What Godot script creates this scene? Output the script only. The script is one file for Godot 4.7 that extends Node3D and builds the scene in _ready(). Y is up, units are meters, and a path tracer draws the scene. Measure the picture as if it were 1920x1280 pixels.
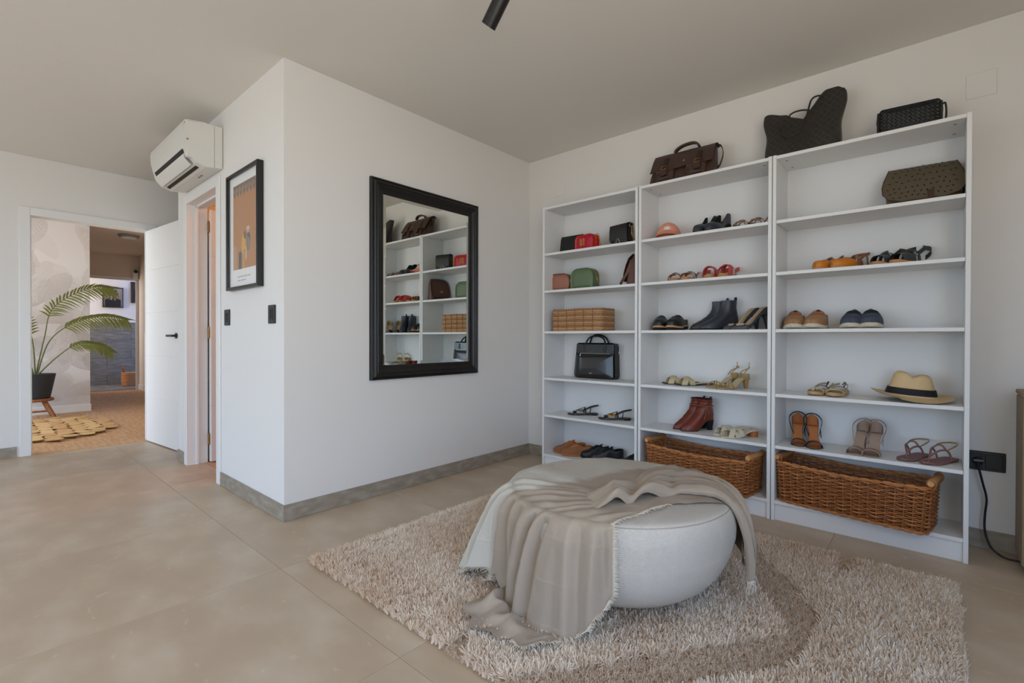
extends Node3D

# ---------------------------------------------------------------- measured layout (metres)
const H := 2.529          # ceiling
const ZC := 2.102         # face of the closet wall
const XD := -3.082        # face of the wall with the hallway door
const XR := 3.75          # right wall, outside the frame
const ZF := 6.2           # window wall behind the camera
const XB := 0.3694        # left edge of the first bookcase
const ROWS := [0.416, 0.702, 1.060, 1.375, 1.661]   # shelf tops

const SKY_FRONT := [Color(0.93, 0.99, 0.98), 1.65]
const TERRACE_FRONT := [Color(1.0, 0.82, 0.62), 0.1]
const SKY_RIGHT := [Color(0.58, 0.82, 1.0), 0.9]
const TERRACE_RIGHT := [Color(0.97, 0.905, 0.80), 2.0]
const SUN := [Color(1.0, 0.86, 0.68), 0.8]
const SKY_ENERGY := 1.54
const HALL := 7.0
const BATH := 3.0
const CLOSET := 0.35

var M := {}
var rng := RandomNumberGenerator.new()


func _ready() -> void:
	rng.seed = 7
	camera_and_light()
	materials()
	room()
	windows()
	doors()
	hallway()
	bookcases()
	wall_things()
	rug()
	ottoman()
	throw_blanket()
	wicker_baskets()
	bags_first_case()
	bags_top()
	hats()
	shoes_all()
	small_things()


func camera_and_light() -> void:
	var cam := Camera3D.new()
	cam.name = "camera"
	cam.fov = rad_to_deg(2.0 * atan(640.0 / 901.38))
	cam.position = Vector3(2.6705, 1.007, 3.243)
	cam.basis = Basis.from_euler(Vector3(-0.0072, 0.7241, 0.0025))
	cam.near = 0.05
	cam.far = 200.0
	add_child(cam)
	cam.current = true
	var we := WorldEnvironment.new()
	we.name = "environment"
	var env := Environment.new()
	env.background_mode = Environment.BG_SKY
	var sky := Sky.new()
	var sm := ProceduralSkyMaterial.new()
	sm.sky_top_color = Color(0.37, 0.615, 1.0)
	sm.sky_horizon_color = Color(0.60, 0.82, 1.0)
	sm.ground_bottom_color = Color(0.45, 0.42, 0.38)
	sm.ground_horizon_color = Color(0.75, 0.75, 0.74)
	sm.sky_energy_multiplier = SKY_ENERGY
	sm.ground_energy_multiplier = SKY_ENERGY
	sky.sky_material = sm
	env.sky = sky
	env.ambient_light_source = Environment.AMBIENT_SOURCE_DISABLED
	env.tonemap_mode = Environment.TONE_MAPPER_LINEAR
	env.tonemap_exposure = 1.0
	env.sdfgi_enabled = true
	env.ssao_enabled = true
	env.ssil_enabled = true
	we.environment = env
	add_child(we)
	var sun := DirectionalLight3D.new()
	sun.name = "sun"
	sun.light_color = SUN[0]
	sun.light_energy = SUN[1]
	sun.light_angular_distance = 0.6
	sun.sky_mode = DirectionalLight3D.SKY_MODE_LIGHT_ONLY
	sun.shadow_enabled = true
	add_child(sun)
	sun.look_at_from_position(Vector3(0, 10, 0), Vector3(0, 10, 0) + Vector3(-0.15, -1.5, -1.0), Vector3.UP)
	# daylight at the windows: one area light just inside each pane
	# (light from the sky comes in slanting down, light off the sunlit terrace slanting up)
	for k in 3:
		var y := 0.50 + 0.74 * k
		area("sky_front_window", Vector3(-0.75, y, ZF - 0.24), Vector3(0, -0.75, -1), Vector2(3.9, 0.7), SKY_FRONT[0], SKY_FRONT[1])
		area("terrace_front_window", Vector3(-0.75, y, ZF - 0.26), Vector3(0, 0.75, -1), Vector2(3.9, 0.7), TERRACE_FRONT[0], TERRACE_FRONT[1])
		area("sky_right_window", Vector3(XR - 0.24, 0.62 + 0.68 * k, 3.75), Vector3(-1, -0.75, 0), Vector2(2.9, 0.64), SKY_RIGHT[0], SKY_RIGHT[1])
		area("terrace_right_window", Vector3(XR - 0.26, 0.62 + 0.68 * k, 3.75), Vector3(-1, 0.75, 0), Vector2(2.9, 0.64), TERRACE_RIGHT[0], TERRACE_RIGHT[1])
	area("daylight_hall_window", Vector3(-4.6, 1.4, 5.2), Vector3(0, 0, -1), Vector2(2.0, 1.8), Color(0.94, 0.98, 1.0), HALL)
	area("daylight_bath_window", Vector3(-9.6, 1.7, 3.0), Vector3(0, 0, -1), Vector2(0.9, 1.2), Color(1.0, 0.97, 0.93), BATH)


func area(called: String, at: Vector3, dir: Vector3, size: Vector2, col: Color, e: float) -> void:
	var l := AreaLight3D.new()
	l.name = numbered(called)
	l.area_size = size
	l.light_color = col
	l.light_energy = e
	l.shadow_enabled = true
	l.set("area_range", 20.0)
	add_child(l)
	l.look_at_from_position(at, at + dir, Vector3.UP)


# ================================================================ mesh builder
class MB:
	var v := PackedVector3Array()
	var n := PackedVector3Array()
	var t := PackedVector2Array()
	var c := PackedColorArray()
	var ix := PackedInt32Array()
	var X := Transform3D()
	var col := Color.WHITE

	func at(o: Vector3, b := Basis()) -> MB:
		X = Transform3D(b, o)
		return self

	func grid(p: PackedVector3Array, nu: int, nv: int, cu := false, cv := false, face := Vector3.ZERO, cols := PackedColorArray(), probe := []) -> void:
		# a smooth patch of nu rows by nv columns; turned outward from its centroid, or towards «face»
		var base := v.size()
		var cen := Vector3.ZERO
		for q in p:
			cen += q
		cen /= p.size()
		var nn := PackedVector3Array()
		nn.resize(nu * nv)
		var tri := PackedInt32Array()
		var vol := 0.0
		for i in (nu if cu else nu - 1):
			var i2 := (i + 1) % nu
			for j in (nv if cv else nv - 1):
				var j2 := (j + 1) % nv
				var a := i * nv + j
				var b := i * nv + j2
				var d := i2 * nv + j
				var e := i2 * nv + j2
				var pa := p[a]
				var pe := p[e]
				var n1 := (pe - pa).cross(p[b] - pa)
				var n2 := (p[d] - pa).cross(pe - pa)
				tri.append(a); tri.append(b); tri.append(e)
				tri.append(a); tri.append(e); tri.append(d)
				var m := n1 + n2
				nn[a] += m
				nn[e] += m
				nn[b] += n1
				nn[d] += n2
				vol += m.dot(face) if face != Vector3.ZERO else m.dot((pa + pe) * 0.5 - cen)
		if probe.size():
			var i: int = probe[0]
			var g := (p[i * nv + nv + 1] - p[i * nv]).cross(p[i * nv + 1] - p[i * nv]) + (p[i * nv + nv] - p[i * nv]).cross(p[i * nv + nv + 1] - p[i * nv])
			vol = g.dot(probe[1])
		var flip := vol < 0.0
		for k in p.size():
			v.append(X * p[k])
			var q := nn[k]
			if q.length_squared() < 1e-20:
				q = p[k] - cen
				n.append((X.basis * q).normalized())
			else:
				n.append((X.basis * (-q if flip else q)).normalized())
			t.append(Vector2(float(k % nv) / maxi(1, nv - 1), float(k / nv) / maxi(1, nu - 1)))
			c.append(cols[k] if cols.size() else col)
		for k in range(0, tri.size(), 3):
			ix.append(base + tri[k])
			if flip:
				ix.append(base + tri[k + 2]); ix.append(base + tri[k + 1])
			else:
				ix.append(base + tri[k + 1]); ix.append(base + tri[k + 2])

	func poly(p: Array, face: Vector3) -> void:
		# a flat convex polygon turned towards «face»
		var m := Vector3.ZERO
		for i in range(1, p.size() - 1):
			m += (p[i + 1] - p[0]).cross(p[i] - p[0])
		var flip := m.dot(face) < 0.0
		if flip:
			m = -m
		m = (X.basis * m).normalized()
		var base := v.size()
		for q in p:
			v.append(X * q)
			n.append(m)
			t.append(Vector2(q.x, q.y))
			c.append(col)
		for i in range(1, p.size() - 1):
			ix.append(base)
			if flip:
				ix.append(base + i + 1); ix.append(base + i)
			else:
				ix.append(base + i); ix.append(base + i + 1)

	func box(o: Vector3, s: Vector3, ch := 0.0) -> void:
		# a box round o, its edges chamfered by ch
		var h := s * 0.5
		ch = minf(ch, minf(h.x, minf(h.y, h.z)) * 0.9)
		for a: int in 3:
			var b := (a + 1) % 3
			var d := (a + 2) % 3
			for sa in [-1.0, 1.0]:
				var q := []
				for w in [[-1, -1], [1, -1], [1, 1], [-1, 1]]:
					var e := Vector3.ZERO
					e[a] = sa * h[a]
					e[b] = w[0] * (h[b] - ch)
					e[d] = w[1] * (h[d] - ch)
					q.append(o + e)
				var f := Vector3.ZERO
				f[a] = sa
				poly(q, f)
				if ch > 0.0:
					for sb in [-1.0, 1.0]:
						var e1 := Vector3.ZERO
						e1[a] = sa * h[a]; e1[b] = sb * (h[b] - ch)
						var e2 := Vector3.ZERO
						e2[a] = sa * (h[a] - ch); e2[b] = sb * h[b]
						var z := Vector3.ZERO
						z[d] = h[d] - ch
						var g := Vector3.ZERO
						g[a] = sa; g[b] = sb
						poly([o + e1 - z, o + e1 + z, o + e2 + z, o + e2 - z], g)
		if ch > 0.0:
			for k: int in 8:
				var s3 := Vector3(1 if k & 1 else -1, 1 if k & 2 else -1, 1 if k & 4 else -1)
				var q3 := []
				for a: int in 3:
					var e := h - Vector3(ch, ch, ch)
					e[a] = h[a]
					q3.append(o + e * s3)
				poly(q3, s3)

	func tube(path: PackedVector3Array, r, sides := 8, caps := true, closed := false) -> void:
		var m := path.size()
		var p := PackedVector3Array()
		var tg := (path[1] - path[0]).normalized()
		var u := tg.cross(Vector3.UP)
		if u.length() < 0.1:
			u = tg.cross(Vector3.RIGHT)
		u = u.normalized()
		var ends := []
		for i in m:
			var d := path[(i + 1) % m if closed else mini(i + 1, m - 1)] - path[(i + m - 1) % m if closed else maxi(i - 1, 0)]
			if d.length_squared() > 1e-16:
				tg = d.normalized()
			u = (u - tg * u.dot(tg)).normalized()
			var w := tg.cross(u)
			var rr: float = r if r is float else r[i]
			var ring := []
			for k in sides:
				var a := TAU * k / sides
				var q := path[i] + (u * cos(a) + w * sin(a)) * rr
				p.append(q)
				ring.append(q)
			if not closed and (i == 0 or i == m - 1):
				ends.append([ring, tg * (-1.0 if i == 0 else 1.0)])
		grid(p, m, sides, closed, true)
		if caps and not closed:
			for e in ends:
				poly(e[0], e[1])

	func lathe(prof: Array, segs := 24, o := Vector3.ZERO, crease := 35.0) -> void:
		# Vector2(radius, height) turned round y; profile corners sharper than the crease stay sharp
		var run := [prof[0]]
		for i in range(1, prof.size()):
			run.append(prof[i])
			var sharp := i == prof.size() - 1
			if not sharp:
				sharp = absf((prof[i] - prof[i - 1]).angle_to(prof[i + 1] - prof[i])) > deg_to_rad(crease)
			if sharp:
				var p := PackedVector3Array()
				var best := 0
				var long := -1.0
				for k in run.size() - 1:
					var l: float = (run[k + 1] - run[k]).length() * (run[k + 1].x + run[k].x)
					if l > long:
						long = l
						best = k
				for q in run:
					for k in segs:
						var a := TAU * k / segs
						p.append(o + Vector3(q.x * cos(a), q.y, q.x * sin(a)))
				var d: Vector2 = run[best + 1] - run[best]
				grid(p, run.size(), segs, false, true, Vector3.ZERO, PackedColorArray(), [best, Vector3(d.y, -d.x, 0)])
				run = [prof[i]]

	func loft(rings: Array, caps := true) -> void:
		var p := PackedVector3Array()
		for r in rings:
			p.append_array(r)
		grid(p, rings.size(), rings[0].size(), false, true)
		if caps:
			for k in 2:
				var r: PackedVector3Array = rings[0] if k == 0 else rings[-1]
				var s: PackedVector3Array = rings[1] if k == 0 else rings[-2]
				var c0 := Vector3.ZERO
				var c1 := Vector3.ZERO
				for q in r:
					c0 += q
				for q in s:
					c1 += q
				poly(Array(r), c0 / r.size() - c1 / s.size())

	func prism(o: PackedVector2Array, z0: float, z1: float) -> void:
		# an outline in x, y (any simple polygon) between two depths
		var m := o.size()
		var cw := Geometry2D.is_polygon_clockwise(o)
		for i in m:
			var a := o[i]
			var b := o[(i + 1) % m]
			var d := b - a
			var f := Vector3(d.y, -d.x, 0) * (-1.0 if cw else 1.0)
			poly([Vector3(a.x, a.y, z0), Vector3(b.x, b.y, z0), Vector3(b.x, b.y, z1), Vector3(a.x, a.y, z1)], f)
		var tr := Geometry2D.triangulate_polygon(o)
		for z in [z0, z1]:
			for k in range(0, tr.size(), 3):
				var q := []
				for w in 3:
					var e := o[tr[k + w]]
					q.append(Vector3(e.x, e.y, z))
				poly(q, Vector3(0, 0, (z - (z0 + z1) * 0.5)))

	func strap(path: PackedVector3Array, side: PackedVector3Array, w, th := 0.002) -> void:
		# a flat band along a path: side = unit vectors across it
		var m := path.size()
		var top := PackedVector3Array()
		var bot := PackedVector3Array()
		var e1 := PackedVector3Array()
		var e2 := PackedVector3Array()
		for i in m:
			var tg := (path[mini(i + 1, m - 1)] - path[maxi(i - 1, 0)]).normalized()
			var s := side[i].normalized()
			var up := s.cross(tg).normalized() * th * 0.5
			var ww: float = (w if w is float else w[i]) * 0.5
			var a := path[i] - s * ww
			var b := path[i] + s * ww
			top.append_array([a + up, b + up])
			bot.append_array([a - up, b - up])
			e1.append_array([a + up, a - up])
			e2.append_array([b + up, b - up])
		var f := side[m / 2].normalized().cross((path[m / 2 + 1] - path[m / 2 - 1]).normalized())
		grid(top, m, 2, false, false, f)
		grid(bot, m, 2, false, false, -f)
		grid(e1, m, 2, false, false, -side[m / 2])
		grid(e2, m, 2, false, false, side[m / 2])

	func pillow(o: PackedVector2Array, depth: float, r: float, bulge := 0.0) -> void:
		# an outline in x, y with rounded front and back edges and faces that swell by «bulge»
		var m := o.size()
		var nr := PackedVector2Array()
		var cw := Geometry2D.is_polygon_clockwise(o)
		var cen := Vector2.ZERO
		for i in m:
			var d := (o[(i + 1) % m] - o[(i + m - 1) % m]).normalized()
			nr.append(Vector2(d.y, -d.x) * (-1.0 if cw else 1.0))
			cen += o[i] / m
		var p := PackedVector3Array()
		var spec := []
		var hd := depth * 0.5
		for k in 5:
			spec.append([0.3 * k * 0.2, -hd - bulge * (1.0 - pow(0.3 * k * 0.2, 2)), 0])
		for k in 3:
			spec.append([0.45 + k * 0.2, -hd - bulge * (1.0 - pow(0.45 + k * 0.2, 2)), 0])
		for k in 5:
			var a := PI * 0.5 * k / 4.0
			spec.append([1.0, -hd + r * (1.0 - sin(a)), r * (1.0 - cos(PI * 0.5 - a))])
		var full := spec.duplicate()
		for k in range(spec.size() - 1, -1, -1):
			full.append([spec[k][0], -spec[k][1], spec[k][2]])
		for s in full:
			for i in m:
				var q: Vector2 = o[i] - nr[i] * s[2]
				if s[0] < 1.0:
					q = cen + (o[i] - nr[i] * r - cen) * s[0]
				p.append(Vector3(q.x, q.y, s[1]))
		grid(p, full.size(), m, false, true)

	func done(called: String, mat: Material, parent: Node) -> MeshInstance3D:
		var a := []
		a.resize(Mesh.ARRAY_MAX)
		a[Mesh.ARRAY_VERTEX] = v
		a[Mesh.ARRAY_NORMAL] = n
		a[Mesh.ARRAY_TEX_UV] = t
		a[Mesh.ARRAY_COLOR] = c
		a[Mesh.ARRAY_INDEX] = ix
		var me := ArrayMesh.new()
		me.add_surface_from_arrays(Mesh.PRIMITIVE_TRIANGLES, a)
		var o := MeshInstance3D.new()
		o.name = called
		o.mesh = me
		o.material_override = mat
		parent.add_child(o, true)
		return o


# ================================================================ naming
var used := {}


func numbered(called: String) -> String:
	var k: int = used.get(called, 0)
	used[called] = k + 1
	return called if k == 0 else "%s_%03d" % [called, k]


func thing(called: String, label: String, category: String, at := Vector3.ZERO, turn := 0.0, group := "") -> Node3D:
	var o := Node3D.new()
	o.name = numbered(called)
	add_child(o)
	o.position = at
	o.rotation.y = turn
	return tag(o, label, category, group)


func tag(o: Node3D, label: String, category: String, group := "", kind := "") -> Node3D:
	o.set_meta("label", label)
	o.set_meta("category", category)
	if group:
		o.set_meta("group", group)
	if kind:
		o.set_meta("kind", kind)
	return o


func part(mb: MB, called: String, mat, parent: Node) -> MeshInstance3D:
	# parts of one thing may share a name; repeats get a three-digit number
	var m: Material = M[mat] if mat is String else mat
	var k := 0
	for ch in parent.get_children():
		if str(ch.name) == called or str(ch.name).begins_with(called + "_0"):
			k += 1
	return mb.done(called if k == 0 else "%s_%03d" % [called, k], m, parent)


func piece(mesh: Mesh, called: String, mat: Material, parent: Node, at: Vector3, k: int, b := Basis()) -> MeshInstance3D:
	var o := MeshInstance3D.new()
	o.name = called if k == 0 else "%s_%03d" % [called, k]
	o.mesh = mesh
	o.material_override = mat
	o.transform = Transform3D(b, at)
	parent.add_child(o, true)
	return o


func struct(mb: MB, called: String, mat, label: String, category: String) -> MeshInstance3D:
	var m: Material = M[mat] if mat is String else mat
	var o := mb.done(called, m, self)
	tag(o, label, category, "", "structure")
	return o


func V(x: float, y: float, z: float) -> Vector3:
	return Vector3(x, y, z)


func curve(pts: Array, m: int, closed := false) -> PackedVector3Array:
	# Catmull-Rom through the points
	var out := PackedVector3Array()
	var k := pts.size()
	var spans := k if closed else k - 1
	for i in m:
		var s := float(i) / (m if closed else m - 1) * spans
		var j := mini(int(s), spans - 1)
		var f := s - j
		var p0: Vector3 = pts[(j - 1 + k) % k] if closed or j > 0 else pts[0]
		var p1: Vector3 = pts[j % k]
		var p2: Vector3 = pts[(j + 1) % k]
		var p3: Vector3 = pts[(j + 2) % k] if closed or j + 2 < k else pts[k - 1]
		out.append(p1.cubic_interpolate(p2, p0, p3, f))
	return out


func table(a: Array, x: float) -> float:
	# smooth look-up in [x0, y0, x1, y1, ...]
	var m := a.size() / 2
	if x <= a[0]:
		return a[1]
	for i in range(1, m):
		if x <= a[2 * i]:
			var f: float = (x - a[2 * i - 2]) / (a[2 * i] - a[2 * i - 2])
			f = f * f * (3.0 - 2.0 * f)
			return lerpf(a[2 * i - 1], a[2 * i + 1], f)
	return a[2 * m - 1]


func rrect(w: float, h: float, rt: float, rb: float, k := 6) -> PackedVector2Array:
	# rounded rectangle standing on y = 0
	var o := PackedVector2Array()
	for q in [[w / 2 - rb, rb, rb, -90], [w / 2 - rt, h - rt, rt, 0], [-w / 2 + rt, h - rt, rt, 90], [-w / 2 + rb, rb, rb, 180]]:
		for i in k + 1:
			var a := deg_to_rad(q[3] + 90.0 * i / k)
			o.append(Vector2(q[0] + q[2] * cos(a), q[1] + q[2] * sin(a)))
	return o


# ================================================================ materials
func mat(col: Color, rough := 0.8, metal := 0.0) -> StandardMaterial3D:
	var m := StandardMaterial3D.new()
	m.albedo_color = col
	m.roughness = rough
	m.metallic = metal
	return m


func noise_tex(freq: float, stops: Array, size := 512, seed_ := 1, oct := 4, kind := FastNoiseLite.TYPE_SIMPLEX_SMOOTH) -> NoiseTexture2D:
	var fn := FastNoiseLite.new()
	fn.seed = seed_
	fn.frequency = freq
	fn.noise_type = kind
	fn.fractal_octaves = oct
	var nt := NoiseTexture2D.new()
	nt.width = size
	nt.height = size
	nt.seamless = true
	nt.noise = fn
	if stops.size():
		var g := Gradient.new()
		var off := PackedFloat32Array()
		var cols := PackedColorArray()
		for s in stops:
			off.append(s[0])
			cols.append(s[1])
		g.offsets = off
		g.colors = cols
		nt.color_ramp = g
	return nt


func tri(m: StandardMaterial3D, scale: Vector3, world := false) -> StandardMaterial3D:
	m.uv1_triplanar = true
	m.uv1_world_triplanar = world
	m.uv1_scale = scale
	return m


func bumpy(m: StandardMaterial3D, tex: Texture2D, cm: float) -> StandardMaterial3D:
	m.heightmap_enabled = true
	m.heightmap_texture = tex
	m.heightmap_scale = cm
	return m


func materials() -> void:
	var fine := noise_tex(0.09, [], 256, 3, 3)
	var grain := noise_tex(0.25, [], 256, 5, 2)
	M.wall = mat(Color(0.90, 0.885, 0.865), 0.9)
	M.ceiling = mat(Color(0.88, 0.86, 0.825), 0.95)
	M.paint = mat(Color(0.91, 0.90, 0.885), 0.45)
	M.lacquer = mat(Color(0.90, 0.895, 0.885), 0.5)
	M.back = mat(Color(0.885, 0.88, 0.87), 0.6)
	M.veins = noise_tex(0.003, [[0.0, Color(0.86, 0.81, 0.74, 0.0)], [0.90, Color(0.86, 0.81, 0.74, 0.0)], [0.965, Color(0.86, 0.81, 0.74, 0.30)], [1.0, Color(0.88, 0.83, 0.76, 0.45)]], 1024, 17, 3)
	M.veins.noise.fractal_type = FastNoiseLite.FRACTAL_RIDGED
	for k in 4:
		var f := tri(mat(Color(1, 1, 1), 0.42), Vector3(0.55, 0.55, 0.9), true)
		f.uv1_offset = Vector3(0.31 * k, 0.17 * k, 0.43 * k)
		f.albedo_texture = noise_tex(0.004, [[0.0, Color(0.71, 0.63, 0.53)], [0.45, Color(0.735, 0.655, 0.555)], [0.55, Color(0.745, 0.668, 0.568)], [1.0, Color(0.785, 0.72, 0.63)]], 1024, 11, 7)
		f.detail_enabled = true
		f.detail_blend_mode = BaseMaterial3D.BLEND_MODE_MIX
		f.detail_albedo = M.veins
		if k > 0:
			f.albedo_texture = M.tile0.albedo_texture
		f.roughness_texture = null
		M["tile%d" % k] = f
	M.skirt = tri(mat(Color(0.97, 0.985, 1.0), 0.5), Vector3(0.8, 2.0, 0.8), true)
	M.skirt.albedo_texture = noise_tex(0.02, [[0.0, Color(0.56, 0.505, 0.44)], [0.5, Color(0.62, 0.565, 0.495)], [1.0, Color(0.69, 0.64, 0.57)]], 512, 21, 5)
	M.grout = mat(Color(0.70, 0.635, 0.55), 0.9)
	M.black = mat(Color(0.07, 0.068, 0.07), 0.45)
	M.black_plastic = mat(Color(0.09, 0.09, 0.092), 0.4)
	M.black_frame = mat(Color(0.085, 0.075, 0.072), 0.38)
	M.steel = mat(Color(0.68, 0.67, 0.64), 0.3, 1.0)
	M.gold = mat(Color(0.86, 0.68, 0.36), 0.28, 1.0)
	M.brass = mat(Color(0.62, 0.45, 0.25), 0.35, 1.0)
	M.mirror = mat(Color(0.93, 0.94, 0.92), 0.0, 1.0)
	M.glass = mat(Color(1, 1, 1, 0.06), 0.02)
	M.glass.transparency = BaseMaterial3D.TRANSPARENCY_ALPHA
	M.glass.metallic_specular = 0.1
	M.ac = mat(Color(0.86, 0.85, 0.82), 0.35)
	M.ac_dark = mat(Color(0.03, 0.03, 0.03), 0.6)
	M.grey_mark = mat(Color(0.5, 0.5, 0.5), 0.6)
	# leather and cloth
	var leather := noise_tex(0.12, [], 256, 9, 3, FastNoiseLite.TYPE_CELLULAR)
	for q in [["black_leather", Color(0.085, 0.085, 0.09), 0.42], ["navy_leather", Color(0.18, 0.195, 0.225), 0.38], ["brown_leather", Color(0.27, 0.18, 0.15), 0.5],
			["tan_leather", Color(0.56, 0.36, 0.235), 0.5], ["cognac", Color(0.44, 0.165, 0.095), 0.38], ["pink_leather", Color(0.72, 0.075, 0.20), 0.45], ["orange_leather", Color(0.85, 0.22, 0.04), 0.45],
			["green_leather", Color(0.38, 0.45, 0.32), 0.5], ["blush_leather", Color(0.62, 0.41, 0.315), 0.5], ["chestnut", Color(0.36, 0.22, 0.18), 0.5], ["olive_leather", Color(0.36, 0.315, 0.24), 0.45],
			["mustard", Color(0.80, 0.47, 0.06), 0.5], ["coral", Color(0.80, 0.31, 0.27), 0.5], ["tan_oxford", Color(0.63, 0.46, 0.31), 0.55], ["nude", Color(0.62, 0.52, 0.45), 0.6], ["gold_leather", Color(0.66, 0.54, 0.32), 0.35],
			["pale_gold", Color(0.74, 0.68, 0.53), 0.45], ["cream_leather", Color(0.83, 0.78, 0.68), 0.55], ["mauve", Color(0.53, 0.36, 0.34), 0.55], ["grey_leather", Color(0.25, 0.24, 0.235), 0.5], ["dark_brown", Color(0.16, 0.115, 0.095), 0.5]]:
		M[q[0]] = bumpy(tri(mat(q[1], q[2]), Vector3(18, 18, 18)), leather, 0.03)
	for q in [["navy_suede", Color(0.27, 0.30, 0.365)], ["tan_suede", Color(0.57, 0.37, 0.23)], ["cork", Color(0.74, 0.54, 0.36)], ["felt_pink", Color(0.90, 0.60, 0.50)], ["felt_orange", Color(0.82, 0.30, 0.14)],
			["lining", Color(0.75, 0.64, 0.50)], ["insole_tan", Color(0.70, 0.42, 0.23)], ["wood_sole", Color(0.76, 0.58, 0.40)], ["dark_lining", Color(0.03, 0.03, 0.03)], ["rubber", Color(0.80, 0.76, 0.68)], ["dark_rubber", Color(0.06, 0.055, 0.05)], ["jute_sole", Color(0.74, 0.61, 0.44)]]:
		M[q[0]] = bumpy(tri(mat(q[1], 0.9), Vector3(30, 30, 30)), grain, 0.03)
	M.boucle = bumpy(tri(mat(Color(0.83, 0.795, 0.745), 1.0), Vector3(5.5, 5.5, 5.5)), noise_tex(0.16, [], 512, 31, 2, FastNoiseLite.TYPE_CELLULAR), 0.55)
	M.seam_cord = mat(Color(0.66, 0.62, 0.57), 1.0)
	M.throw = bumpy(tri(mat(Color(1, 1, 1), 1.0), Vector3(7, 7, 7)), noise_tex(0.30, [], 512, 33, 3), 0.40)
	M.throw.vertex_color_use_as_albedo = true
	M.throw.cull_mode = BaseMaterial3D.CULL_DISABLED
	M.throw.rim_enabled = true
	M.throw.rim = 0.25
	M.fringe = mat(Color(0.84, 0.79, 0.71), 1.0)
	M.pile = mat(Color(1, 1, 1), 1.0)
	M.pile.vertex_color_use_as_albedo = true
	M.pile.cull_mode = BaseMaterial3D.CULL_DISABLED
	M.pile.backlight_enabled = true
	M.pile.backlight = Color(0.9, 0.9, 0.9)
	M.rug_base = mat(Color(0.70, 0.60, 0.50), 1.0)
	for k in 3:
		M["wicker%d" % k] = mat([Color(0.68, 0.42, 0.22), Color(0.76, 0.50, 0.28), Color(0.58, 0.34, 0.17)][k], 0.5)
	M.wicker_stake = mat(Color(0.62, 0.37, 0.19), 0.55)
	M.wood_handle = tri(mat(Color(1, 1, 1), 0.5), Vector3(3, 3, 20))
	M.wood_handle.albedo_texture = noise_tex(0.02, [[0.0, Color(0.68, 0.46, 0.26)], [0.5, Color(0.78, 0.56, 0.34)], [1.0, Color(0.86, 0.66, 0.43)]], 256, 41, 3)
	for k in 3:
		M["seagrass%d" % k] = mat([Color(0.70, 0.53, 0.36), Color(0.77, 0.60, 0.43), Color(0.62, 0.45, 0.30)][k], 0.75)
	M.straw = bumpy(tri(mat(Color(0.87, 0.75, 0.56), 0.7), Vector3(14, 14, 14)), grain, 0.12)
	M.hat_band = mat(Color(0.045, 0.05, 0.075), 0.7)
	for k in 4:
		var w := tri(mat(Color(1, 1, 1), 0.45), Vector3(0.7, 0.7, 5.0), true)
		w.uv1_offset = Vector3(0.37 * k, 0.21 * k, 0.13 * k)
		w.albedo_texture = noise_tex(0.012, [[0.0, Color(0.70, 0.53, 0.37)], [0.45, Color(0.77, 0.60, 0.43)], [1.0, Color(0.84, 0.68, 0.51)]], 512, 51, 5) if k == 0 else M.plank0.albedo_texture
		M["plank%d" % k] = w
	M.hall_wall = mat(Color(0.90, 0.84, 0.78), 0.9)
	M.jute = [mat(Color(0.80, 0.65, 0.44), 0.95), mat(Color(0.77, 0.61, 0.41), 0.95), mat(Color(0.83, 0.69, 0.48), 0.95)]
	M.pot = mat(Color(0.17, 0.18, 0.20), 0.75)
	M.soil = mat(Color(0.10, 0.07, 0.05), 1.0)
	M.leaf = mat(Color(0.37, 0.39, 0.14), 0.55)
	M.leaf.cull_mode = BaseMaterial3D.CULL_DISABLED
	M.leaf.backlight_enabled = true
	M.leaf.backlight = Color(0.25, 0.28, 0.08)
	M.stem = mat(Color(0.36, 0.38, 0.17), 0.6)
	M.rustic = tri(mat(Color(1, 1, 1), 0.7), Vector3(4, 1.2, 4))
	M.rustic.albedo_texture = noise_tex(0.03, [[0.0, Color(0.40, 0.23, 0.13)], [0.5, Color(0.58, 0.37, 0.22)], [1.0, Color(0.70, 0.48, 0.30)]], 256, 61, 4)
	for k in 3:
		var b := tri(mat(Color(1, 1, 1), 0.5), Vector3(0.5, 3.0, 0.5), true)
		b.uv1_offset = Vector3(0.2 * k, 0.37 * k, 0.29 * k)
		b.albedo_texture = noise_tex(0.015, [[0.0, Color(0.40, 0.385, 0.36)], [0.5, Color(0.49, 0.475, 0.45)], [1.0, Color(0.58, 0.565, 0.54)]], 512, 71, 5) if k == 0 else M.bath_tile0.albedo_texture
		M["bath_tile%d" % k] = b
	M.tortoise = mat(Color(0.25, 0.15, 0.08), 0.4)
	M.terrace = mat(Color(0.62, 0.53, 0.44), 0.9)
	M.beige_fabric = mat(Color(0.58, 0.50, 0.40), 0.9)
	M.cable = mat(Color(0.03, 0.03, 0.03), 0.5)


# ================================================================ the room
func wall_box(a: Vector3, b: Vector3, called: String, label: String, m := "wall") -> MeshInstance3D:
	var mb := MB.new()
	mb.box((a + b) * 0.5, (b - a).abs())
	return struct(mb, called, m, label, "wall")


func boxes(mb: MB, list: Array) -> void:
	for q in list:
		mb.box(V((q[0] + q[3]) * 0.5, (q[1] + q[4]) * 0.5, (q[2] + q[5]) * 0.5), V(absf(q[3] - q[0]), absf(q[4] - q[1]), absf(q[5] - q[2])))


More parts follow.
